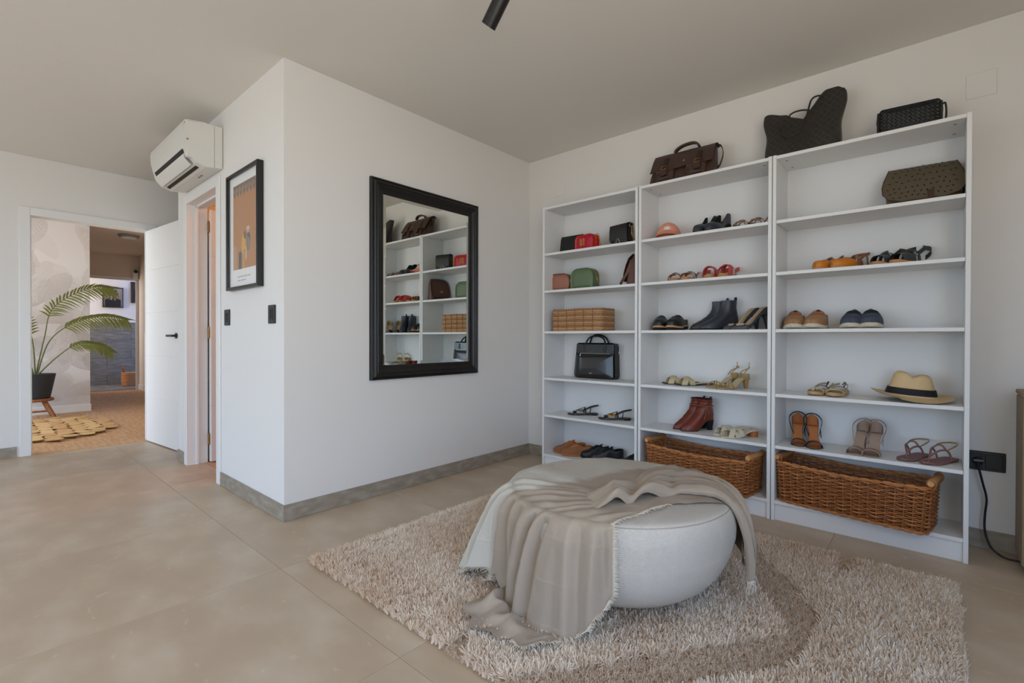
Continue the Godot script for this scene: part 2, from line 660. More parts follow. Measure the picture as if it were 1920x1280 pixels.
func room() -> void:
	# floor slab under the joints, then each tile as a piece of it
	var mb := MB.new()
	boxes(mb, [[-3.2, -0.12, -0.15, XR + 0.12, -0.0025, ZF + 0.12]])
	var fl := struct(mb, "floor", "grout", "beige stone-look porcelain floor laid in large square tiles", "floor")
	var xs := []
	var zs := []
	for k in range(-4, 5):
		xs.append(-0.335 + 0.872 * k)
	for k in range(-1, 7):
		zs.append(0.494 + 0.926 * k)
	var shapes := {}
	var n := 0
	for i in xs.size() - 1:
		for j in zs.size() - 1:
			var x0 := maxf(xs[i], XD - 0.03)
			var x1 := minf(xs[i + 1], XR)
			var z0 := maxf(zs[j], 0.0)
			var z1 := minf(zs[j + 1], ZF)
			if x1 - x0 < 0.05 or z1 - z0 < 0.05:
				continue
			if x1 < 0.05 and x0 > -1.95 and z1 < 1.6:
				continue
			var sz := V(snappedf(x1 - x0 - 0.0018, 0.0001), 0.010, snappedf(z1 - z0 - 0.0018, 0.0001))
			if not shapes.has(sz):
				var b := MB.new()
				b.box(Vector3.ZERO, sz, 0.0006)
				shapes[sz] = b.done("tile", M.tile0, fl).mesh
				fl.get_child(fl.get_child_count() - 1).free()
			piece(shapes[sz], "tile", M["tile%d" % ((i * 3 + j * 5) % 4)], fl, V((x0 + x1) * 0.5, -0.005, (z0 + z1) * 0.5), n)
			n += 1
	wall_box(V(-3.3, H, -0.15), V(XR + 0.12, H + 0.15, ZF + 0.12), "ceiling", "plain off-white painted ceiling of the dressing room", "ceiling").set_meta("category", "ceiling")
	wall_box(V(-0.12, 0, -0.15), V(XR + 0.12, H, 0), "wall_back", "white painted wall behind the three bookcases")
	wall_box(V(-0.12, 0, 0), V(0, H, ZC - 0.12), "wall_left", "white painted wall with the black framed mirror hung on it")
	# closet wall with its doorway
	mb = MB.new()
	boxes(mb, [[-1.985, 0, ZC - 0.12, -1.745, H, ZC], [-1.035, 0, ZC - 0.12, -0.0, H, ZC], [-1.745, 2.055, ZC - 0.12, -1.035, H, ZC]])
	struct(mb, "wall_center", "wall", "white wall carrying the air conditioner and the framed poster", "wall")
	wall_box(V(-1.985, 0, -0.15), V(-1.885, H, ZC - 0.12), "wall_closet_side", "white outer side of the closet beside the hallway door")
	wall_box(V(-1.885, 0, -0.15), V(-0.12, H, 0.0), "wall_closet_back", "white wall at the back of the closet")
	wall_box(V(-3.2, 0, 0.9), V(-1.985, H, 1.0), "wall_recess", "white end wall of the recess behind the open door")
	mb = MB.new()
	boxes(mb, [[XD - 0.12, 0, 0.9, XD, H, 2.055], [XD - 0.12, 0, 2.9, XD, H, ZF + 0.12], [XD - 0.12, 2.05, 2.055, XD, H, 2.9]])
	struct(mb, "wall_hall", "wall", "white wall pierced by the doorway to the hallway", "wall")
	mb = MB.new()
	boxes(mb, [[XD, 0, ZF, -2.75, H, ZF + 0.14], [1.25, 0, ZF, XR + 0.12, H, ZF + 0.14], [-2.75, 2.38, ZF, 1.25, H, ZF + 0.14], [-2.75, 0, ZF, 1.25, 0.08, ZF + 0.14]])
	struct(mb, "wall_front", "wall", "white window wall facing the bookcases", "wall")
	mb = MB.new()
	boxes(mb, [[XR, 0, 0, XR + 0.12, H, 2.25], [XR, 0, 5.25, XR + 0.12, H, ZF], [XR, 2.35, 2.25, XR + 0.12, H, 5.25], [XR, 0, 2.25, XR + 0.12, 0.25, 5.25]])
	struct(mb, "wall_right", "wall", "white side wall with a window, right of the camera", "wall")
	# tiled skirting, in lengths with open joints
	skirt("baseboard_left", [V(0.005, 0, 0.0), V(0.005, 0, ZC + 0.01)], [0.494, 1.425], true, "grey stone skirting under the mirror")
	skirt("baseboard_back", [V(0.01, 0, 0.005), V(XB - 0.002, 0, 0.005)], [], false, "grey stone skirting in the corner left of the bookcases")
	skirt("baseboard_right", [V(XB + 2.42, 0, 0.005), V(XR, 0, 0.005)], [3.153], false, "grey stone skirting below the black wall socket")
	skirt("baseboard_center", [V(-0.985, 0, ZC + 0.005), V(0.0, 0, ZC + 0.005)], [-0.49], false, "grey stone skirting below the framed poster")
	skirt("baseboard_closet", [V(-1.99, 0, ZC + 0.005), V(-1.815, 0, ZC + 0.005)], [], false, "short grey stone skirting piece beside the closet door frame")
	skirt("baseboard_hall", [V(XD + 0.005, 0, 2.98), V(XD + 0.005, 0, ZF)], [3.9, 4.8], true, "grey stone skirting left of the hallway doorway")


func skirt(called: String, ends: Array, joints: Array, along_z: bool, label: String) -> void:
	var a: Vector3 = ends[0]
	var b: Vector3 = ends[1]
	var ax := 2 if along_z else 0
	var cuts := [a[ax]]
	for j in joints:
		cuts.append(j)
	cuts.append(b[ax])
	var mb := MB.new()
	var c := (a + b) * 0.5
	var s := V(0.006, 0.086, 0.006)
	s[ax] = b[ax] - a[ax] - 0.002
	mb.box(V(c.x, 0.043, c.z) - (V(0.0015, 0, 0) if along_z else V(0, 0, 0.0015)), s)
	var o := struct(mb, called, "grout", label, "baseboard")
	for k in cuts.size() - 1:
		var m2 := MB.new()
		var s2 := V(0.010, 0.088, 0.010)
		s2[ax] = cuts[k + 1] - cuts[k] - 0.003
		var c2 := V(c.x, 0.0455, c.z)
		c2[ax] = (cuts[k] + cuts[k + 1]) * 0.5
		m2.box(c2, s2, 0.001)
		part(m2, "tile", "skirt", o)


func windows() -> void:
	# two windows behind and beside the camera give the daylight
	var mb := MB.new()
	boxes(mb, [[-2.75, 0.08, ZF + 0.02, -2.69, 2.38, ZF + 0.10], [1.19, 0.08, ZF + 0.02, 1.25, 2.38, ZF + 0.10], [-2.69, 2.32, ZF + 0.02, 1.19, 2.38, ZF + 0.10], [-2.69, 0.08, ZF + 0.02, 1.19, 0.14, ZF + 0.10], [-0.78, 0.14, ZF + 0.02, -0.72, 2.32, ZF + 0.10]])
	var w := struct(mb, "window_1", "black_plastic", "wide sliding window with a dark frame behind the camera", "window")
	for x in [-1.735, 0.235]:
		mb = MB.new()
		mb.box(V(x, 1.23, ZF + 0.06), V(1.9, 2.18, 0.006))
		part(mb, "pane", "glass", w)
	mb = MB.new()
	boxes(mb, [[XR + 0.02, 0.25, 2.25, XR + 0.09, 2.35, 2.31], [XR + 0.02, 0.25, 5.19, XR + 0.09, 2.35, 5.25], [XR + 0.02, 2.29, 2.31, XR + 0.09, 2.35, 5.19], [XR + 0.02, 0.25, 2.31, XR + 0.09, 0.31, 5.19]])
	w = struct(mb, "window_2", "black_plastic", "dark framed window in the right wall beside the camera", "window")
	mb = MB.new()
	mb.box(V(XR + 0.055, 1.3, 3.75), V(0.006, 1.98, 2.88))
	part(mb, "pane", "glass", w)
	mb = MB.new()
	boxes(mb, [[-30, -0.3, ZF + 0.14, 30, -0.02, 40], [XR + 0.14, -0.3, -20, 30, -0.02, ZF + 0.14]])
	struct(mb, "ground", "terrace", "pale paved terrace outside the windows", "terrace")


# ================================================================ doors
func casing(mb: MB, a: float, b: float, top: float, w: float, face: float, th: float, along_z: bool, foot := 0.0) -> void:
	# three boards round a doorway from a to b, on a wall whose face is at «face»
	for q in [[a - w, foot, a, top + w], [b, foot, b + w, top + w], [a, top, b, top + w]]:
		var c := V((q[0] + q[2]) * 0.5, (q[1] + q[3]) * 0.5, face + th * 0.5)
		var s := V(q[2] - q[0], q[3] - q[1], th)
		if along_z:
			c = V(c.z, c.y, c.x)
			s = V(s.z, s.y, s.x)
		mb.box(c, s, 0.003)


func door_leaf(o: Node3D, w: float, h: float, th: float, grooves: Array) -> void:
	# a leaf from the hinge at x = 0 to x = w, in panels parted by grooves
	var mb := MB.new()
	mb.box(V(w * 0.5, h * 0.5 + 0.008, 0), V(w - 0.001, h - 0.002, th - 0.006))
	part(mb, "core", "paint", o)
	var y := 0.008
	for g in grooves + [h + 0.008]:
		mb = MB.new()
		mb.box(V(w * 0.5, (y + g) * 0.5, 0), V(w, g - y - 0.004, th), 0.0015)
		part(mb, "panel", "paint", o)
		y = g


func hinge(o: Node3D, at: Vector3) -> void:
	var mb := MB.new()
	mb.box(at + V(0, 0, -0.013), V(0.004, 0.09, 0.024), 0.001)
	mb.box(at + V(0.016, 0, 0.002), V(0.024, 0.09, 0.004), 0.001)
	mb.tube(PackedVector3Array([at + V(0, -0.045, 0.004), at + V(0, 0.045, 0.004)]), 0.006, 8)
	part(mb, "hinge", "brass", o)


func doors() -> void:
	# doorway to the hallway: frame, then the leaf standing open
	var mb := MB.new()
	casing(mb, 2.085, 2.893, 2.035, 0.068, XD, 0.012, true)
	boxes(mb, [[XD - 0.13, 0, 2.055, XD + 0.002, 2.05, 2.085], [XD - 0.13, 0, 2.893, XD + 0.002, 2.05, 2.915], [XD - 0.13, 2.035, 2.055, XD + 0.002, 2.06, 2.915]])
	casing(mb, 2.085, 2.893, 2.035, 0.068, XD - 0.132, 0.012, true)
	boxes(mb, [[XD - 0.07, 0, 2.085, XD - 0.058, 2.035, 2.095], [XD - 0.07, 0, 2.883, XD - 0.058, 2.035, 2.893]])
	struct(mb, "door_frame_1", "paint", "white door frame round the doorway to the wallpapered hallway", "door frame")
	var d := thing("door_1", "white open door with three grooves and a black lever, beside the air conditioner", "door", V(XD + 0.016, 0, 2.085), 0.10)
	d.set_meta("kind", "structure")
	door_leaf(d, 0.80, 2.022, 0.040, [0.43, 0.832, 1.236, 1.640])
	mb = MB.new()
	for s in [1.0, -1.0]:
		mb.tube(PackedVector3Array([V(0.735, 1.02, 0.018 * s), V(0.735, 1.02, 0.028 * s)]), 0.025, 16)
		mb.tube(PackedVector3Array([V(0.735, 1.02, 0.02 * s), V(0.735, 1.02, 0.056 * s)]), 0.009, 10)
		mb.box(V(0.675, 1.02, 0.056 * s), V(0.135, 0.020, 0.012), 0.004)
	part(mb, "handle", "black_plastic", d)
	# closet door, opened inwards
	mb = MB.new()
	casing(mb, -1.730, -1.050, 2.045, 0.066, ZC, 0.013, false)
	boxes(mb, [[-1.765, 0, ZC - 0.135, -1.730, 2.055, ZC + 0.002], [-1.050, 0, ZC - 0.135, -1.015, 2.055, ZC + 0.002], [-1.765, 2.045, ZC - 0.135, -1.015, 2.08, ZC + 0.002]])
	boxes(mb, [[-1.730, 0, ZC - 0.070, -1.716, 2.045, ZC - 0.055], [-1.064, 0, ZC - 0.070, -1.050, 2.045, ZC - 0.055], [-1.730, 2.031, ZC - 0.070, -1.050, 2.045, ZC - 0.055]])
	struct(mb, "door_frame_2", "paint", "white door frame of the closet below the air conditioner", "door frame")
	d = thing("door_2", "white grooved closet door opened inwards on three brass hinges", "door", V(-1.705, 0, ZC - 0.145), PI * 0.5 + 0.06)
	d.set_meta("kind", "structure")
	door_leaf(d, 0.66, 2.02, 0.038, [0.45, 0.85, 1.25, 1.65])
	for y in [0.19, 1.046, 1.891]:
		hinge(d, V(-0.006, y, -0.008))
	# closet inside
	mb = MB.new()
	boxes(mb, [[-1.885, -0.02, 0.0, -0.12, 0.001, ZC - 0.11]])
	struct(mb, "floor_closet", "plank1", "warm wooden floor inside the closet", "floor")
	var l := thing("closet_lamp", "round warm ceiling lamp inside the closet, seen through the door gap", "lamp", V(-1.2, H - 0.05, 1.0))
	mb = MB.new()
	mb.lathe([Vector2(0.0, 0.0), Vector2(0.07, 0.0), Vector2(0.10, 0.02), Vector2(0.11, 0.05)], 24)
	var glow := mat(Color(1, 0.9, 0.75), 0.6)
	glow.emission_enabled = true
	glow.emission = Color(1.0, 0.72, 0.42)
	glow.emission_energy_multiplier = 1.0
	part(mb, "shade", glow, l)
	var ol := OmniLight3D.new()
	ol.name = "closet_lamp_light"
	ol.position = V(-1.2, H - 0.16, 1.0)
	ol.light_color = Color(1.0, 0.62, 0.30)
	ol.light_energy = CLOSET
	ol.omni_range = 12.0
	ol.omni_attenuation = 2.0
	ol.light_size = 0.1
	ol.shadow_enabled = true
	add_child(ol)


# ================================================================ hallway seen through the doorway
func hallway() -> void:
	var hx := XD - 0.12
	# plank floor
	var mb := MB.new()
	boxes(mb, [[-9.0, -0.10, 0.95, hx + 0.09, -0.004, 5.8]])
	var fl := struct(mb, "floor_hall", "plank0", "warm oak plank floor of the hallway", "floor")
	var n := 0
	var b := MB.new()
	b.box(Vector3.ZERO, V(1.298, 0.012, 0.188), 0.002)
	var half := MB.new()
	half.box(Vector3.ZERO, V(0.648, 0.012, 0.188), 0.002)
	var pm := b.done("plank", M.plank0, fl)
	var hm := half.done("plank", M.plank0, fl)
	var full_mesh := pm.mesh
	var half_mesh := hm.mesh
	pm.free()
	hm.free()
	for j in 12:
		var z := 1.05 + 0.19 * j
		var x := -8.9 + (0.65 if j % 2 else 0.0)
		if j % 2:
			piece(half_mesh, "plank", M["plank%d" % (n % 4)], fl, V(-8.9 + 0.325, -0.004, z), n)
			n += 1
		while x < hx - 0.1:
			if x + 1.3 > hx + 0.3:
				piece(half_mesh, "plank", M["plank%d" % ((n * 3 + j) % 4)], fl, V(x + 0.325, -0.004, z), n)
			else:
				piece(full_mesh, "plank", M["plank%d" % ((n * 3 + j) % 4)], fl, V(x + 0.65, -0.004, z), n)
			n += 1
			x += 1.3
	wall_box(V(-10.5, 2.56, 0.9), V(hx, 2.7, 5.8), "ceiling_hall", "pale painted hallway ceiling", "hall_wall").set_meta("category", "ceiling")
	# wallpapered wall
	var paper := mat(Color(1, 1, 1), 0.85)
	paper.albedo_texture = wallpaper()
	mb = MB.new()
	mb.poly([V(-5.98, 0, 2.145), V(-5.98, 2.56, 2.145), V(-5.98, 2.56, 5.8), V(-5.98, 0, 5.8)], Vector3.RIGHT)
	mb.t = PackedVector2Array([Vector2(0, 1), Vector2(0, 0), Vector2(2.1, 0), Vector2(2.1, 1)])
	var o := struct(mb, "wall_wallpaper", paper, "hallway wall papered with pale grey tropical leaves", "wall")
	mb = MB.new()
	boxes(mb, [[-6.1, 0, 2.145, -5.985, 2.56, 5.8]])
	struct(mb, "wall_wallpaper_core", "hall_wall", "plain end of the papered hallway wall", "wall")
	mb = MB.new()
	mb.box(V(-6.035, 0.05, 3.97), V(0.135, 0.10, 3.67), 0.004)
	struct(mb, "baseboard_wallpaper", "paint", "white skirting under the leaf wallpaper", "baseboard")
	wall_box(V(-9.1, 0, 0.95), V(hx, 2.56, 1.06), "wall_hall_side", "cream wall on the right of the hallway", "hall_wall")
	mb = MB.new()
	mb.box(V(-6.1, 0.05, 1.066), V(5.6, 0.10, 0.014), 0.003)
	struct(mb, "baseboard_hall_side", "paint", "white skirting on the right of the hallway", "baseboard")
	wall_box(V(-9.1, 0, 2.7), V(-6.1, 2.56, 2.8), "wall_hall_far", "cream wall hidden behind the wallpapered wall", "hall_wall")
	mb = MB.new()
	boxes(mb, [[-4.0 + hx, 0, 5.7, -5.6 + hx + 1.0, 2.56, 5.8]])
	mb = MB.new()
	boxes(mb, [[-6.0, 0, 5.7, -5.65, 2.56, 5.8], [-3.55, 0, 5.7, hx, 2.56, 5.8], [-5.65, 2.35, 5.7, -3.55, 2.56, 5.8], [-5.65, 0, 5.7, -3.55, 0.4, 5.8]])
	struct(mb, "wall_hall_window", "hall_wall", "cream hallway wall with its window, out of view", "wall")
	# opening to the bathroom, and what shows in it
	mb = MB.new()
	boxes(mb, [[-9.02, 2.10, 1.06, -8.90, 2.56, 2.8], [-9.02, 0, 2.2, -8.90, 2.10, 2.8]])
	struct(mb, "wall_bath_front", "hall_wall", "cream wall over the opening to the bathroom", "wall")
	mb = MB.new()
	casing(mb, 1.11, 2.2, 2.085, 0.06, -8.90, 0.015, true)
	struct(mb, "trim_1", "paint", "cream trim round the bathroom opening", "trim")
	mb = MB.new()
	boxes(mb, [[-10.4, -0.1, 0.3, -8.9, 0.012, 3.2]])
	struct(mb, "floor_bath", "bath_tile0", "grey tiled bathroom floor behind a pale threshold", "floor")
	wall_box(V(-10.4, 0, 0.3), V(-10.23, 2.56, 3.2), "wall_bath", "bathroom wall, white above grey tiles", "wall")
	wall_box(V(-10.4, 0, 0.2), V(-8.9, 2.56, 0.3), "wall_bath_side", "white side wall of the bathroom", "wall")
	wall_box(V(-10.4, 0, 3.2), V(-8.9, 1.0, 3.3), "wall_bath_end", "white end wall of the bathroom", "wall")
	mb = MB.new()
	boxes(mb, [[-10.235, 0, 0.3, -10.228, 1.308, 3.2]])
	var tw := struct(mb, "wall_bath_tiles", "grout", "grey wood-look tiles on the lower bathroom wall", "tiled wall")
	n = 0
	b = MB.new()
	b.box(Vector3.ZERO, V(0.012, 0.183, 0.79), 0.0015)
	pm = b.done("tile", M.bath_tile0, tw)
	full_mesh = pm.mesh
	pm.free()
	for r in 7:
		for k in 5:
			var z := 0.15 + 0.795 * k + (0.4 if r % 2 else 0.0)
			if z > 0.5 and z < 3.0:
				piece(full_mesh, "tile", M["bath_tile%d" % ((r * 2 + k) % 3)], tw, V(-10.222, 0.104 + 0.187 * r, z), n)
				n += 1
	# portrait and its neighbour, the basket
	picture(V(-10.2, 1.83, 1.245), 0.34, 0.42, portrait(), "bathroom portrait print of a dark-clothed man with hand at face, in a brown frame")
	picture(V(-10.2, 1.96, 0.80), 0.30, 0.45, flat_print(), "dark brown framed picture at the right edge of the bathroom opening")
	var bk := thing("basket", "low brown woven basket with one raised end handle, on the bathroom floor", "basket", V(-9.75, 0.012, 0.98))
	mb = MB.new()
	for k in 9:
		var w := 0.36 + 0.02 * sin(k * 0.35)
		var rr := rrect(w, 0.28, 0.08, 0.08, 4)
		var path := PackedVector3Array()
		for q in rr:
			path.append(V(q.y - 0.14, 0.02 + k * 0.03, q.x))
		mb.tube(path, 0.017, 6, false, true)
	part(mb, "weave", "wicker1", bk).set_meta("kind", "stuff")
	mb = MB.new()
	mb.tube(curve([V(-0.05, 0.26, 0.175), V(-0.05, 0.37, 0.18), V(0, 0.40, 0.18), V(0.05, 0.37, 0.18), V(0.05, 0.26, 0.175)], 17), 0.014, 7)
	part(mb, "handle", "wicker2", bk)
	# ceiling lamp, sensor, switch
	var l := thing("ceiling_lamp", "flat round lamp on the hallway ceiling", "lamp", V(-6.55, 2.56, 1.62))
	mb = MB.new()
	mb.lathe([Vector2(0.0, -0.045), Vector2(0.11, -0.045), Vector2(0.13, -0.03), Vector2(0.135, 0.0)], 28)
	part(mb, "housing", "grey_mark", l)
	mb = MB.new()
	mb.lathe([Vector2(0.0, -0.050), Vector2(0.095, -0.050), Vector2(0.10, -0.044)], 28)
	part(mb, "diffuser", "paint", l)
	var s := thing("door_sensor", "small white wall box with a black round eye above the bathroom opening", "sensor", V(-8.86, 2.21, 1.115))
	mb = MB.new()
	mb.box(V(0, 0, 0), V(0.05, 0.20, 0.09), 0.012)
	part(mb, "housing", "paint", s)
	mb = MB.new()
	mb.at(V(0.026, 0.05, 0.0), Basis(Vector3.BACK, -PI / 2)).lathe([Vector2(0.032, 0.0), Vector2(0.030, 0.012), Vector2(0.0, 0.018)], 18)
	part(mb, "lens", "black_plastic", s)
	s = thing("wall_switch", "white switch on the end of the leaf wallpaper wall", "switch", V(-5.975, 1.565, 2.185))
	mb = MB.new()
	mb.box(V(0.004, 0, 0), V(0.010, 0.13, 0.075), 0.003)
	part(mb, "plate", "paint", s)
	mb = MB.new()
	mb.box(V(0.010, 0, 0), V(0.006, 0.07, 0.045), 0.002)
	part(mb, "rocker", "paint", s)
	jute_rug()
	plant()


func wallpaper() -> ImageTexture:
	# pale tropical leaves: arching midribs with rows of blades
	var w := 640
	var h := 1024
	var im := Image.create(w, h, false, Image.FORMAT_RGB8)
	im.fill(Color(0.885, 0.87, 0.855))
	var r := RandomNumberGenerator.new()
	r.seed = 5
	for f in 150:
		var x := r.randf() * w
		var y := r.randf() * (h + 200)
		var a := -PI / 2 + r.randf_range(-1.15, 1.15)
		var bend := r.randf_range(-0.008, 0.008)
		var len := r.randi_range(60, 150)
		var tone := r.randf_range(-0.11, 0.03)
		var col := Color(0.84 + tone, 0.815 + tone, 0.795 + tone)
		var wide := false
		for s in len:
			x += cos(a) * 1.6
			y += sin(a) * 1.6
			a += bend
			if wide:
				var ww := sin(PI * s / len) * 24.0
				for side: float in [-1.0, 1.0]:
					var e := Vector2(cos(a + side * 1.15), sin(a + side * 1.15))
					stroke(im, Vector2(x, y), e, ww, col if s % 6 else col.darkened(0.10), 1)
			elif s % 5 == 0:
				var ll := 64.0 * sin(PI * (0.15 + 0.8 * s / len))
				for side: float in [-1.0, 1.0]:
					var e := Vector2(cos(a + side * 0.75), sin(a + side * 0.75))
					stroke(im, Vector2(x, y), e, ll, col, 3)
	return ImageTexture.create_from_image(im)


func stroke(im: Image, p: Vector2, d: Vector2, l: float, col: Color, wd: int) -> void:
	var k := 0.0
	while k < l:
		var q := p + d * k
		im.fill_rect(Rect2i(posmod(int(q.x), 636), clampi(int(q.y), 0, 1020), wd, wd), col)
		k += 1.4


func portrait() -> ImageTexture:
	var im := Image.create(136, 168, false, Image.FORMAT_RGB8)
	for y in 168:
		for x in 136:
			var u := (x - 68) / 68.0
			var w := y / 168.0
			var col := Color(0.60, 0.57, 0.52).lerp(Color(0.46, 0.43, 0.39), w)
			if Vector2(u * 1.1, (w - 0.36) * 2.6).length() < 0.42:
				col = Color(0.50, 0.36, 0.27)
			if w < 0.27 and w > 0.08 and absf(u - 0.02) < 0.42 - maxf(0.0, 0.15 - w):
				col = Color(0.13, 0.10, 0.09)
			if w > 0.24 and w < 0.30 and absf(u) < 0.58:
				col = Color(0.11, 0.09, 0.08)
			if w > 0.52 + absf(u) * 0.22 - 0.08 and absf(u) < 0.85:
				col = Color(0.08, 0.075, 0.08)
			if Vector2((u - 0.22) * 1.3, (w - 0.56) * 1.5).length() < 0.17:
				col = Color(0.53, 0.39, 0.30)
			if w > 0.43 and w < 0.62 and u > -0.30 and u < -0.08:
				col = Color(0.66, 0.62, 0.57)
			im.set_pixel(x, y, col)
	return ImageTexture.create_from_image(im)


func flat_print() -> ImageTexture:
	var im := Image.create(64, 96, false, Image.FORMAT_RGB8)
	im.fill(Color(0.22, 0.17, 0.14))
	im.fill_rect(Rect2i(6, 30, 30, 60), Color(0.13, 0.10, 0.09))
	return ImageTexture.create_from_image(im)


func picture(at: Vector3, w: float, h: float, tex: Texture2D, label: String) -> void:
	# a framed print on a wall that faces +x
	var o := thing("framed_picture", label, "picture", at)
	var mb := MB.new()
	for q in [[0, h / 2 - 0.01, w, 0.02], [0, -h / 2 + 0.01, w, 0.02], [w / 2 - 0.01, 0, 0.02, h], [-w / 2 + 0.01, 0, 0.02, h]]:
		mb.box(V(0, q[1], q[0]), V(0.03, q[3], q[2]), 0.003)
	part(mb, "frame", "tortoise", o)
	mb = MB.new()
	mb.poly([V(0.004, -h / 2 + 0.02, -w / 2 + 0.02), V(0.004, h / 2 - 0.02, -w / 2 + 0.02), V(0.004, h / 2 - 0.02, w / 2 - 0.02), V(0.004, -h / 2 + 0.02, w / 2 - 0.02)], Vector3.RIGHT)
	mb.t = PackedVector2Array([Vector2(1, 1), Vector2(1, 0), Vector2(0, 0), Vector2(0, 1)])
	var m := mat(Color(1, 1, 1), 0.6)
	m.albedo_texture = tex
	part(mb, "print", m, o)
	mb = MB.new()
	mb.box(V(-0.011, 0, 0), V(0.008, h - 0.02, w - 0.02))
	part(mb, "backing", "tortoise", o)


func jute_rug() -> void:
	var o := thing("jute_rug", "small rug of overlapping pale jute leaf patches on the oak hallway floor", "rug", V(-4.55, 0.004, 2.72))
	var mb := MB.new()
	mb.lathe([Vector2(0.0, 0.006), Vector2(0.5, 0.006), Vector2(0.5, 0.0)], 24)
	var base := mb.done("backing", M.jute[1], o)
	base.scale = V(1.55, 1, 0.95)
	var r := RandomNumberGenerator.new()
	r.seed = 12
	var shapes := []
	for k in 3:
		mb = MB.new()
		var a := []
		var ring := []
		for i in 14:
			var an := TAU * i / 14
			var rr := 0.075 * (1.0 + 0.12 * sin(an * 2 + k) + 0.06 * sin(an * 3 + 2 * k))
			ring.append(V(rr * 1.15 * cos(an), 0.004, rr * 0.9 * sin(an)))
		mb.poly(ring, Vector3.UP)
		for i in 14:
			var p: Vector3 = ring[i]
			var q: Vector3 = ring[(i + 1) % 14]
			mb.poly([p, q, q - V(0, 0.006, 0), p - V(0, 0.006, 0)], p)
		var mi := mb.done("p", M.jute[0], o)
		shapes.append(mi.mesh)
		mi.free()
	var n := 0
	for i in 12:
		for j in 9:
			var x := -0.86 + 0.155 * i + (0.07 if j % 2 else 0.0) + r.randf_range(-0.02, 0.02)
			var z := -0.52 + 0.125 * j + r.randf_range(-0.015, 0.015)
			if pow(x / 0.88, 2) + pow(z / 0.56, 2) > 1.05:
				continue
			var b := Basis(Vector3.UP, r.randf_range(-0.5, 0.5)) * Basis(Vector3.RIGHT, r.randf_range(-0.04, 0.04)) * Basis(Vector3.BACK, r.randf_range(-0.01, 0.035))
			piece(shapes[n % 3], "patch", M.jute[n % 3], o, V(x, 0.014 + r.randf() * 0.008, z), n, b)
			n += 1


